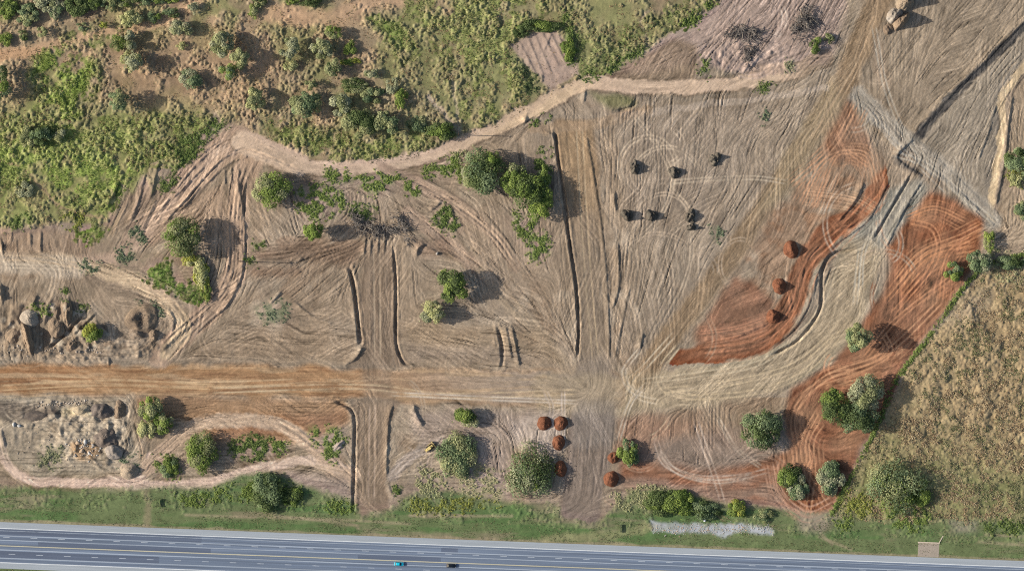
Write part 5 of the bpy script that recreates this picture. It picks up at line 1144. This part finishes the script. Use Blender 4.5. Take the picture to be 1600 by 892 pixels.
TL = [
    # top left thicket
    (12, 14, 14, 12, 3, ('green', 'dark'), 'dark green shrub in the top left corner', 'shrub', G2), (44, 24, 15, 14, 3.4, ('teal', 'olive'), 'grey green shrub hanging lowest from the top left thicket', 'shrub', G2),
    (72, 8, 15, 13, 3.6, ('grey', 'olive'), 'pale grey shrub in the top left thicket', 'shrub', G2), (90, 16, 10, 12, 3, ('grey', 'teal'), 'grey green shrub left of the darkest thicket shrub', 'shrub', G2),
    (120, 8, 15, 15, 3.8, 'dark', 'darkest shrub of the top left thicket', 'shrub', G2), (148, 5, 14, 11, 3.2, ('dark', 'green'), 'deep green shrub right of the darkest thicket shrub', 'shrub', G2),
    (172, 5, 12, 10, 3, ('olive', 'teal'), 'olive shrub in the middle of the thicket at the top edge', 'shrub', G2), (195, 6, 11, 8, 2.6, ('green', 'olive'), 'green shrub near the right end of the top edge thicket', 'shrub', G2),
    (222, 2, 13, 7, 2.6, ('dark', 'teal'), 'dark shrub cut by the top edge above the sandy track', 'shrub', G2), (248, 0, 10, 6, 2.2, ('green', 'teal'), 'small green shrub cut by the top edge', 'shrub', G2), (270, 0, 10, 5, 2, ('bright', 'green'), 'bright green shrub at the right end of the thicket', 'shrub', G2),
    (10, 62, 11, 10, 2.2, ('green', 'bright'), 'round green shrub at the left edge above the sandy track', 'shrub', G1), (37, 56, 9, 7, 1.8, ('olive', 'dark'), 'small olive shrub right of the left edge shrub', 'shrub', G1),
    (67, 51, 7.5, 7.5, 4.5, 'olive', 'small round shrub with a long dark shadow above the sandy track', 'shrub', G1), (130, 42, 9, 6, 1.8, ('olive', 'teal'), 'low olive shrub on the sandy track edge', 'shrub', G1),
    (162, 38, 6, 6, 4, 'yellow', 'tiny yellow green shrub with a dark shadow on the sandy strip', 'shrub', G1), (206, 31, 15, 13, 5.5, ('olive', 'pale'), 'round olive tree beside the sandy track', 'tree', G1),
    (242, 27, 10, 8, 3, ('teal', 'green'), 'green shrub in the shadow of the round olive tree', 'shrub', G1), (268, 21, 12, 7, 2.6, ('teal', 'dark'), 'dark grey green shrub below the bright thicket end', 'shrub', G1), (302, 14, 9, 9, 2.6, 'grey', 'small silvery shrub on the sandy strip', 'shrub', G1),
    (201, 56, 10, 9, 5, 'grey', 'grey wispy bush above the leaning dark green bush', 'shrub', G1), (186, 69, 11, 11, 5.5, ('green', 'dark'), 'dark green bush touching the pale grey trees', 'shrub', G1), (203, 74, 10, 11, 6, ('olive', 'grey'), 'grey green tree right of the dark green bush', 'tree', G1),
    (207, 98, 15, 15, 8, ('grey', 'pale'), 'silvery round tree with a wide mottled shadow', 'tree', G1), (284, 46, 15, 12, 4.5, ('grey', 'olive'), 'silvery spreading tree with bare twigs', 'tree', G1), (285, 72, 8, 6, 2.5, 'pale', 'small pale bush below the silvery spreading tree', 'shrub', G1),
    (348, 70, 18, 16, 8.5, ('olive', 'grey'), 'large olive grey tree in the upper scrub', 'tree', G1), (378, 91, 15, 14, 8, ('olive', 'pale'), 'pale olive tree right of and below the large olive grey one', 'tree', G1), (359, 113, 13, 11, 7, ('teal', 'green'), 'green bush below the pale olive tree', 'tree', G1),
    (300, 126, 17, 13, 4.5, ('grey', 'teal'), 'wispy grey green tree with a thin branchy shadow', 'tree', G1), (188, 156, 15, 14, 9, ('olive', 'teal'), 'lone round olive tree with an oval dark shadow', 'tree', G1),
    (2, 140, 14, 14, 9, ('teal', 'green'), 'green tree at the left edge casting a big shadow', 'tree', G1), (4, 116, 13, 11, 8, ('dark', 'teal'), 'dark tree at the left edge above the green one', 'tree', G1),
    (45, 215, 11, 16, 3, ('pale', 'olive'), 'pale olive bush in the green patch at left', 'shrub', G1), (66, 212, 16, 14, 5.0, ('dark', 'teal'), 'dark dense bush in the green patch at left', 'shrub', G1), (92, 210, 10, 12, 3, ('pale', 'grey'), 'pale bush right of the dark dense bush', 'shrub', G1),
    (398, 156, 15, 15, 7.5, ('pale', 'olive'), 'round pale olive tree above the track bend', 'tree', G1), (452, 78, 15, 15, 7, ('olive', 'grey'), 'round olive tree in the middle of the upper scrub', 'tree', G1), (455, 104, 11, 8, 2.4, ('pale', 'olive'), 'low pale bush below the round olive tree', 'shrub', G1),
    (503, 78, 15, 15, 6.5, ('olive', 'grey'), 'wispy olive tree with a green patch on its right', 'tree', G1), (522, 52, 12, 10, 5, ('green', 'olive'), 'green tree above the wispy olive tree', 'tree', G1), (546, 76, 10, 10, 2, ('bright', 'green'), 'low bright green bush right of the wispy olive tree', 'shrub', G1),
    (548, 97, 13, 6, 1.6, ('yellow', 'bright'), 'yellow green low bush in the upper scrub', 'shrub', G1), (520, 106, 12, 13, 6, ('olive', 'dark'), 'dark sided olive bush below the wispy tree', 'tree', G1), (487, 133, 8, 8, 4.5, ('teal', 'olive'), 'small round bush with a dark shadow streak', 'shrub', G1),
    (478, 164, 21, 18, 7, ('olive', 'teal'), 'large dome-shaped olive tree near the track bend', 'tree', G1), (532, 168, 17, 17, 6, ('grey', 'olive'), 'greyish tree right of the dome-shaped one', 'tree', G1), (553, 134, 18, 10, 3, ('olive', 'dark'), 'spreading low bush with dark gaps', 'shrub', G1),
    (582, 116, 12, 8, 3, ('grey', 'olive'), 'low grey bush at the right of the upper scrub', 'shrub', G1), (582, 152, 17, 13, 3.4, ('olive', 'teal'), 'mottled wide bush above the twin trees', 'shrub', G1), (613, 136, 8, 14, 3, 'grey', 'silvery upright bush at the right end of the scrub', 'shrub', G1),
    (627, 155, 9, 16, 3, ('bright', 'green'), 'bright green upright bush at the right end of the scrub', 'shrub', G1), (562, 193, 22, 20, 7.5, ('olive', 'dark'), 'left one of the twin dark olive trees above the track', 'tree', G1), (606, 194, 19, 18, 7, ('olive', 'teal'), 'right one of the twin olive trees above the track', 'tree', G1),
    (650, 195, 14, 12, 2.5, ('teal', 'olive'), 'low grey green bush between twin trees and utility pole', 'shrub', G1), (690, 206, 19, 12, 4, ('dark', 'green'), 'dark green bush left of the utility pole by the track', 'shrub', G1),
    (406, 3, 9, 8, 2.5, ('dark', 'olive'), 'dark shrub cut by the top edge left of the sandy patch', 'shrub', G2), (456, 3, 9, 5, 2.2, ('bright', 'green'), 'green shrub cut by the top edge above the sandy patch', 'shrub', G2), (486, 3, 14, 7, 3, 'dark', 'dark shrub cut by the top edge right of the sandy patch', 'shrub', G2),
    (396, 20, 8, 12, 2, ('olive', 'green'), 'slanting olive shrub left of the sandy patch', 'shrub', G1),
    (38, 297, 13, 12, 2, 'grey', 'low silvery bush in the green patch near the left edge', 'shrub', G1), (842, 42, 30, 9, 1.8, ('dark', 'green'), 'long dark green thicket above the harrowed rectangle', 'shrub', None), (812, 52, 12, 8, 1.8, 'dark', 'dark green shrub at the left end of the harrowed rectangle', 'shrub', None),
    (889, 80, 10, 18, 1.8, ('green', 'bright'), 'green weedy shrub right of the harrowed rectangle', 'shrub', None),
    # middle
    (283, 372, 31, 28, 11.5, ('green', 'olive', 'dark'), 'big green tree in the fork of the curved tracks, with a wide shadow', 'tree', None), (296, 405, 12, 12, 2.6, ('pale', 'yellow'), 'pale dry bush under the big tree in the track fork', 'shrub', None), (315, 425, 14, 24, 2.4, ('pale', 'yellow'), 'pale yellowish tall shrub patch along the curved track', 'shrub', None), (322, 455, 9, 16, 2.2, ('green', 'yellow'), 'green end of the shrub patch along the curved track', 'shrub', None),
    (424, 296, 27, 24, 7.5, ('green', 'olive'), 'round olive green tree under the winding track', 'tree', None), (491, 361, 16, 15, 8.5, ('bright', 'green'), 'small round bright green tree left of the log pile', 'tree', None),
    (757, 266, 34, 31, 8.5, ('dark', 'teal'), 'dark grey green tree left of the long tree clump', 'tree', None), (771, 250, 12, 14, 9.5, ('bright', 'green'), 'bright green tree top beside the dark grey green tree', 'tree', None), (735, 275, 14, 18, 5, ('grey', 'olive'), 'grey bush on the left side of the dark grey green tree', 'shrub', None),
    (805, 283, 21, 23, 8, ('olive', 'green'), 'upper left tree of the long clump beside the central road', 'tree', None), (826, 298, 27, 29, 9, ('green', 'dark'), 'middle tree of the long clump beside the central road', 'tree', None), (846, 318, 17, 24, 7.5, ('green', 'bright'), 'lower right tree of the long clump beside the central road', 'tree', None), (848, 280, 11, 20, 4, ('teal', 'green'), 'dull green bush behind the long clump beside the central road', 'shrub', None),
    (706, 447, 23, 24, 9.5, ('green', 'dark'), 'green tree casting a big branched shadow, in the middle', 'tree', None), (680, 487, 19, 17, 6.5, ('pale', 'grey'), 'pale grey green tree below the green tree with branched shadow', 'tree', None),
    (146, 519, 15, 15, 5, ('green', 'yellow'), 'lone olive green shrub between the spoil heaps', 'shrub', None), (236, 637, 18, 19, 5.5, ('bright', 'olive'), 'upper tree of the twin olive trees under the haul road', 'tree', None), (258, 660, 15, 15, 5, ('olive', 'green'), 'right tree of the twin olive trees under the haul road', 'tree', None), (230, 668, 14, 17, 4, ('olive', 'pale'), 'lower left bush of the twin olive trees under the haul road', 'shrub', None),
    (728, 648, 17, 14, 4.5, ('green', 'dark'), 'small dark green tree below the haul road', 'tree', None), (736, 658, 13, 10, 3, ('grey', 'pale'), 'grey bush in front of the small dark green tree', 'shrub', None),
    (311, 706, 27, 30, 5.5, ('olive', 'green'), 'large round olive tree above the lower left track', 'tree', None), (420, 766, 24, 28, 4, ('dark', 'teal'), 'dark green tree on the verge below the lower left track', 'tree', None), (450, 775, 22, 14, 2, ('dark', 'green'), 'low green bush right of the verge tree', 'shrub', None),
    (714, 712, 27, 33, 3.4, ('teal', 'olive'), 'soft grey green bush right of the bulldozer', 'shrub', None),
    (832, 738, 38, 47, 5.0, ('teal', 'grey', 'dark'), 'broad grey green tree clump touching a red mound beside the central road', 'shrub', None), (838, 758, 6, 9, 5.6, 'bright', 'bright green sapling in the broad grey green clump', 'shrub', None),
    (982, 706, 14, 20, 4, ('teal', 'green'), 'upright grey green bush beside the small red mound', 'shrub', None), (1188, 669, 28, 27, 7.5, ('dark', 'teal'), 'dark green round tree left of the red ground', 'tree', None),
    (1338, 528, 18, 19, 12, ('olive', 'teal'), 'pale round tree on red ground with a long pointed shadow', 'tree', None),
    (1306, 634, 25, 26, 8.5, ('dark', 'green'), 'left tree of the big clump on the red ground', 'tree', None), (1350, 614, 25, 26, 9, ('olive', 'grey'), 'upper right pale tree of the big clump on the red ground', 'tree', None), (1336, 652, 27, 24, 8, ('dark', 'teal'), 'lower tree of the big clump on the red ground', 'tree', None),
    (1234, 746, 17, 19, 3.8, ('green', 'dark'), 'green half of the round bush pair by the wheel tracks', 'shrub', None), (1248, 760, 17, 18, 3.6, ('grey', 'teal'), 'silvery half of the round bush pair by the wheel tracks', 'shrub', None), (1297, 747, 19, 24, 3.8, ('teal', 'grey'), 'dense grey oval bush against the fence', 'shrub', None),
    (1404, 756, 42, 38, 5.5, ('teal', 'olive', 'green'), 'largest tree in the dry field near the fence', 'tree', None), (1437, 776, 18, 14, 3, ('bright', 'green'), 'bright green bush at the lower right of the largest field tree', 'shrub', None), (1372, 752, 14, 14, 3.2, ('olive', 'grey'), 'olive bush at the left of the largest field tree', 'shrub', None),
    (1490, 424, 14, 15, 4.5, ('teal', 'green'), 'round grey green bush at the corner of the red ground', 'shrub', None), (1530, 408, 18, 17, 6.0, ('grey', 'teal'), 'silvery tree at the upper end of the fence', 'tree', None), (1546, 378, 9, 16, 4.0, ('bright', 'olive'), 'slim bright green bush above the silvery tree', 'shrub', None), (1580, 410, 24, 10, 3, ('teal', 'dark'), 'dark low bush right of the silvery tree', 'shrub', None),
    (1590, 254, 21, 21, 6, ('dark', 'teal'), 'dark green tree at the right edge', 'tree', None), (1590, 282, 14, 12, 2.5, ('olive', 'pale'), 'pale olive bush below the right edge tree', 'shrub', None), (1596, 328, 12, 14, 3, ('teal', 'olive'), 'grey green bush at the right edge beside the track end', 'shrub', None),
    (1040, 786, 30, 19, 2.4, ('green', 'dark'), 'left green bush in the row above the gravel patch', 'shrub', None), (1066, 784, 20, 18, 2.6, ('bright', 'green'), 'bright green middle bush in the row above the gravel patch', 'shrub', None), (1098, 798, 26, 14, 2.0, ('teal', 'dark'), 'dull green right bush in the row above the gravel patch', 'shrub', None), (1152, 794, 14, 14, 2.2, ('green', 'yellow'), 'small yellow green bush right of the wheel tracks above the gravel patch', 'shrub', None), (1192, 805, 14, 10, 1.6, ('teal', 'olive'), 'low dull bush at the right end above the gravel patch', 'shrub', None),
    (1275, 73, 10, 13, 2.5, ('dark', 'green'), 'small dark green bush below the tall branch pile', 'shrub', None), (1295, 60, 8, 8, 1.8, ('olive', 'dark'), 'tiny olive bush right of the branch piles', 'shrub', None),
    (265, 730, 14, 14, 2.2, ('green', 'teal'), 'green bush left of the large round olive tree', 'shrub', None), (1508, 50, 1, 1, .5, 'olive', None, None, None),
]
for t in TL:
    if t[6] is None: continue
    tree(*t[:6], t[6], t[7], group=t[8])

# ------------------------------------------------------------------ grass, weeds and field growth (uncountable)
def sample(w, n, r):
    c = np.cumsum(w.ravel().astype(np.float64)); tot = c[-1]; c /= tot
    k = np.searchsorted(c, r.random(n)); k = np.minimum(k, NX * NY - 1)
    return gx[k % NX] + r.uniform(-.5, .5, n) * D, gy[k // NX] + r.uniform(-.5, .5, n) * D, k
def tufts(name, px, py, h, c, r, blades=4, width=.16, lean=.75, label=None, cat=None):
    n = len(px); z = zat(px, py)
    P = np.stack([X(px), Y(py), z - .03], 1)
    P = np.repeat(P, blades, 0); H_ = np.repeat(h, blades) * r.uniform(.6, 1.2, n * blades)
    a = r.uniform(0, 2 * np.pi, n * blades); ln = r.uniform(.15, 1, n * blades) * lean
    d = np.stack([np.cos(a) * ln, np.sin(a) * ln, np.ones_like(a)], 1); d /= np.linalg.norm(d, axis=1, keepdims=True)
    sd = np.stack([-np.sin(a), np.cos(a), np.zeros_like(a)], 1) * (width * r.uniform(.6, 1.4, n * blades))[:, None]
    V_ = np.stack([P - sd, P + sd, P + d * H_[:, None]], 1).reshape(-1, 3)
    F_ = np.arange(len(V_)).reshape(-1, 3)
    c = c * .82; c = c.mean(1, keepdims=True) * .18 + c * .82
    cc = np.repeat(c, blades, 0) * r.uniform(.8, 1.2, (n * blades, 1)); cc = np.repeat(cc, 3, 0)
    o = add(name, mesh_np(name, V_, F_, M_GRASS, cc.clip(0, .9)))
    return tag(o, label, cat, kind='stuff')
r = np.random.default_rng(77)
def mixc(k, cols, n, r):
    i = r.integers(0, len(cols), n); return np.array([lin(c) for c in cols])[i]
# dry field: rough clumps
dens = s_field * smooth01(fbm(9, 91, 3) * 1.3 + .62) * (1 - .75 * poly([(1310, 800), (1345, 735), (1360, 800), (1400, 812), (1310, 812)], 6)) * (1 - .8 * poly([(1496, 478), (1560, 442), (1540, 475), (1500, 520), (1440, 560)], 8, 2))
dens *= 1 - .75 * poly([(1380, 660), (1400, 595), (1440, 600), (1430, 650), (1390, 668)], 6)
ax_, ay_, k = sample(dens, 16000, r)
hh = (.3 + .45 * smooth01(fbm(9, 91, 3) * 1.1 + .5)).ravel()[k]
fc = fbm(30, 92, 3).ravel()[k]
c = np.where((fc + r.normal(0, .35, len(k)) > .25)[:, None], mixc(k, [(158, 156, 104), (142, 146, 92), (168, 162, 116)], len(k), r), mixc(k, [(206, 180, 132), (190, 160, 118), (178, 150, 112), (214, 194, 150)], len(k), r))
tufts('dry_grass', ax_, ay_, hh, c, r, 4, .2, 2.2, 'rough tan growth covering the dry field', 'grass')
# green grass of the scrub
ax_, ay_, k = sample(veg_w * (veg_w > .12) * smooth01(fbm(7, 93, 2) + .7), 18000, r)
c = veg_c.reshape(-1, 3)[k] * r.uniform(.9, 1.35, (len(k), 1)) + np.where(r.random((len(k), 1)) < .25, 1, 0) * lin((120, 108, 60)) * .5
tufts('green_grass', ax_, ay_, .25 + .6 * veg_h.ravel()[k] * r.uniform(.5, 1.1, len(k)), c, r, 4, .17, 2.2, 'green and yellow grass clumps in the scrub', 'grass')
# dry scrub grass
w = s_scrub * smooth01(fbm(12, 94, 3) * 1.4 + .35) * (1 - .8 * harrow)
ax_, ay_, k = sample(w, 14000, r)
c = mixc(k, [(206, 172, 122), (192, 158, 112), (176, 152, 108), (150, 146, 92), (166, 128, 94)], len(k), r)
tufts('scrub_grass', ax_, ay_, r.uniform(.2, .6, len(k)), c, r, 4, .16, 2.2, 'dry tan grass tufts across the scrub', 'grass')
# verge
w = s_verge * (PY < edge_y - 2) * (1 - s_gravel) * smooth01(fbm(10, 95, 3, .5, 2, .6) * 1.3 + .55)
w += s_verge * (PY > edge_y + 73)
ax_, ay_, k = sample(w, 16000, r)
c = mixc(k, [(124, 140, 84), (104, 126, 72), (140, 146, 92), (166, 154, 112)], len(k), r)
tufts('verge_grass', ax_, ay_, r.uniform(.12, .4, len(k)), c, r, 4, .16, 2.2, 'short green grass of the highway verge', 'grass')
# broad-leaved weeds in patches
Vs, Fs, Cs = [], [], []; off = 0
def plants(px, py, rr, hh, kind, r, nl=16):
    global off
    n = len(px); z = zat(px, py)
    P = np.stack([X(px), Y(py), z], 1); P = np.repeat(P, nl, 0); m = n * nl
    R_ = np.repeat(rr, nl); H_ = np.repeat(hh, nl)
    d = r.normal(size=(m, 3)); d[:, 2] = abs(d[:, 2]); d /= np.linalg.norm(d, axis=1, keepdims=True)
    q = r.uniform(.5, 1, m)
    P = P + np.stack([d[:, 0] * R_ * q, d[:, 1] * R_ * q, .06 + d[:, 2] * H_ * q], 1)
    V_, F_ = leaves(P, d + r.normal(0, .5, (m, 3)) + np.array([0, 0, .4]), r.uniform(.1, .26, m), r)
    t = np.clip(np.repeat(r.random(n), nl) + r.normal(0, .2, m), 0, 1)[:, None]
    c = (lin(KIND[kind][0]) * (1 - t) + lin(KIND[kind][1]) * t) * r.uniform(.85, 1.15, (m, 1))
    Vs.append(V_); Fs.append(F_ + off); Cs.append(np.repeat(c, 4, 0)); off += len(V_)
for pts, kd, n in WEEDS:
    m = poly(pts, 5, 2) * smooth01(fbm(8, 96, 2) + .6)
    if m.sum() <= 0: continue
    n = int(n * 2.6); a, b, k = sample(m, n, r); plants(a, b, r.uniform(.3, .8, n), r.uniform(.15, .6, n), kd, r, 14)
o = add('weeds', mesh_np('weeds', np.concatenate(Vs), np.concatenate(Fs), M_LEAF, np.concatenate(Cs)))
tag(o, 'green broad-leaved weeds growing in patches on the soil', 'weeds', kind='stuff')
Vs, Fs, Cs = [], [], []; off = 0
s_ = r.uniform(0, cum[-1] - 5, 1300); a = np.interp(s_, cum, FENCE[:, 0]) + r.normal(0.5, 2.2, 1300); b = np.interp(s_, cum, FENCE[:, 1]) + r.normal(0, 1.6, 1300)
ok = (np.sin(s_ * .05) + r.normal(0, .6, 1300) > -.7)
pl = r.random(1300) < .7
for kd, mk_ in (('bright', ok & pl), ('green', ok & ~pl)):
    plants(a[mk_], b[mk_], r.uniform(.4, .95, mk_.sum()), r.uniform(.4, 1.1, mk_.sum()), kd, r)
o = add('fence_weeds', mesh_np('fence_weeds', np.concatenate(Vs), np.concatenate(Fs), M_LEAF, np.concatenate(Cs)))
tag(o, 'strip of green weeds growing along the wire fence', 'weeds', kind='stuff')
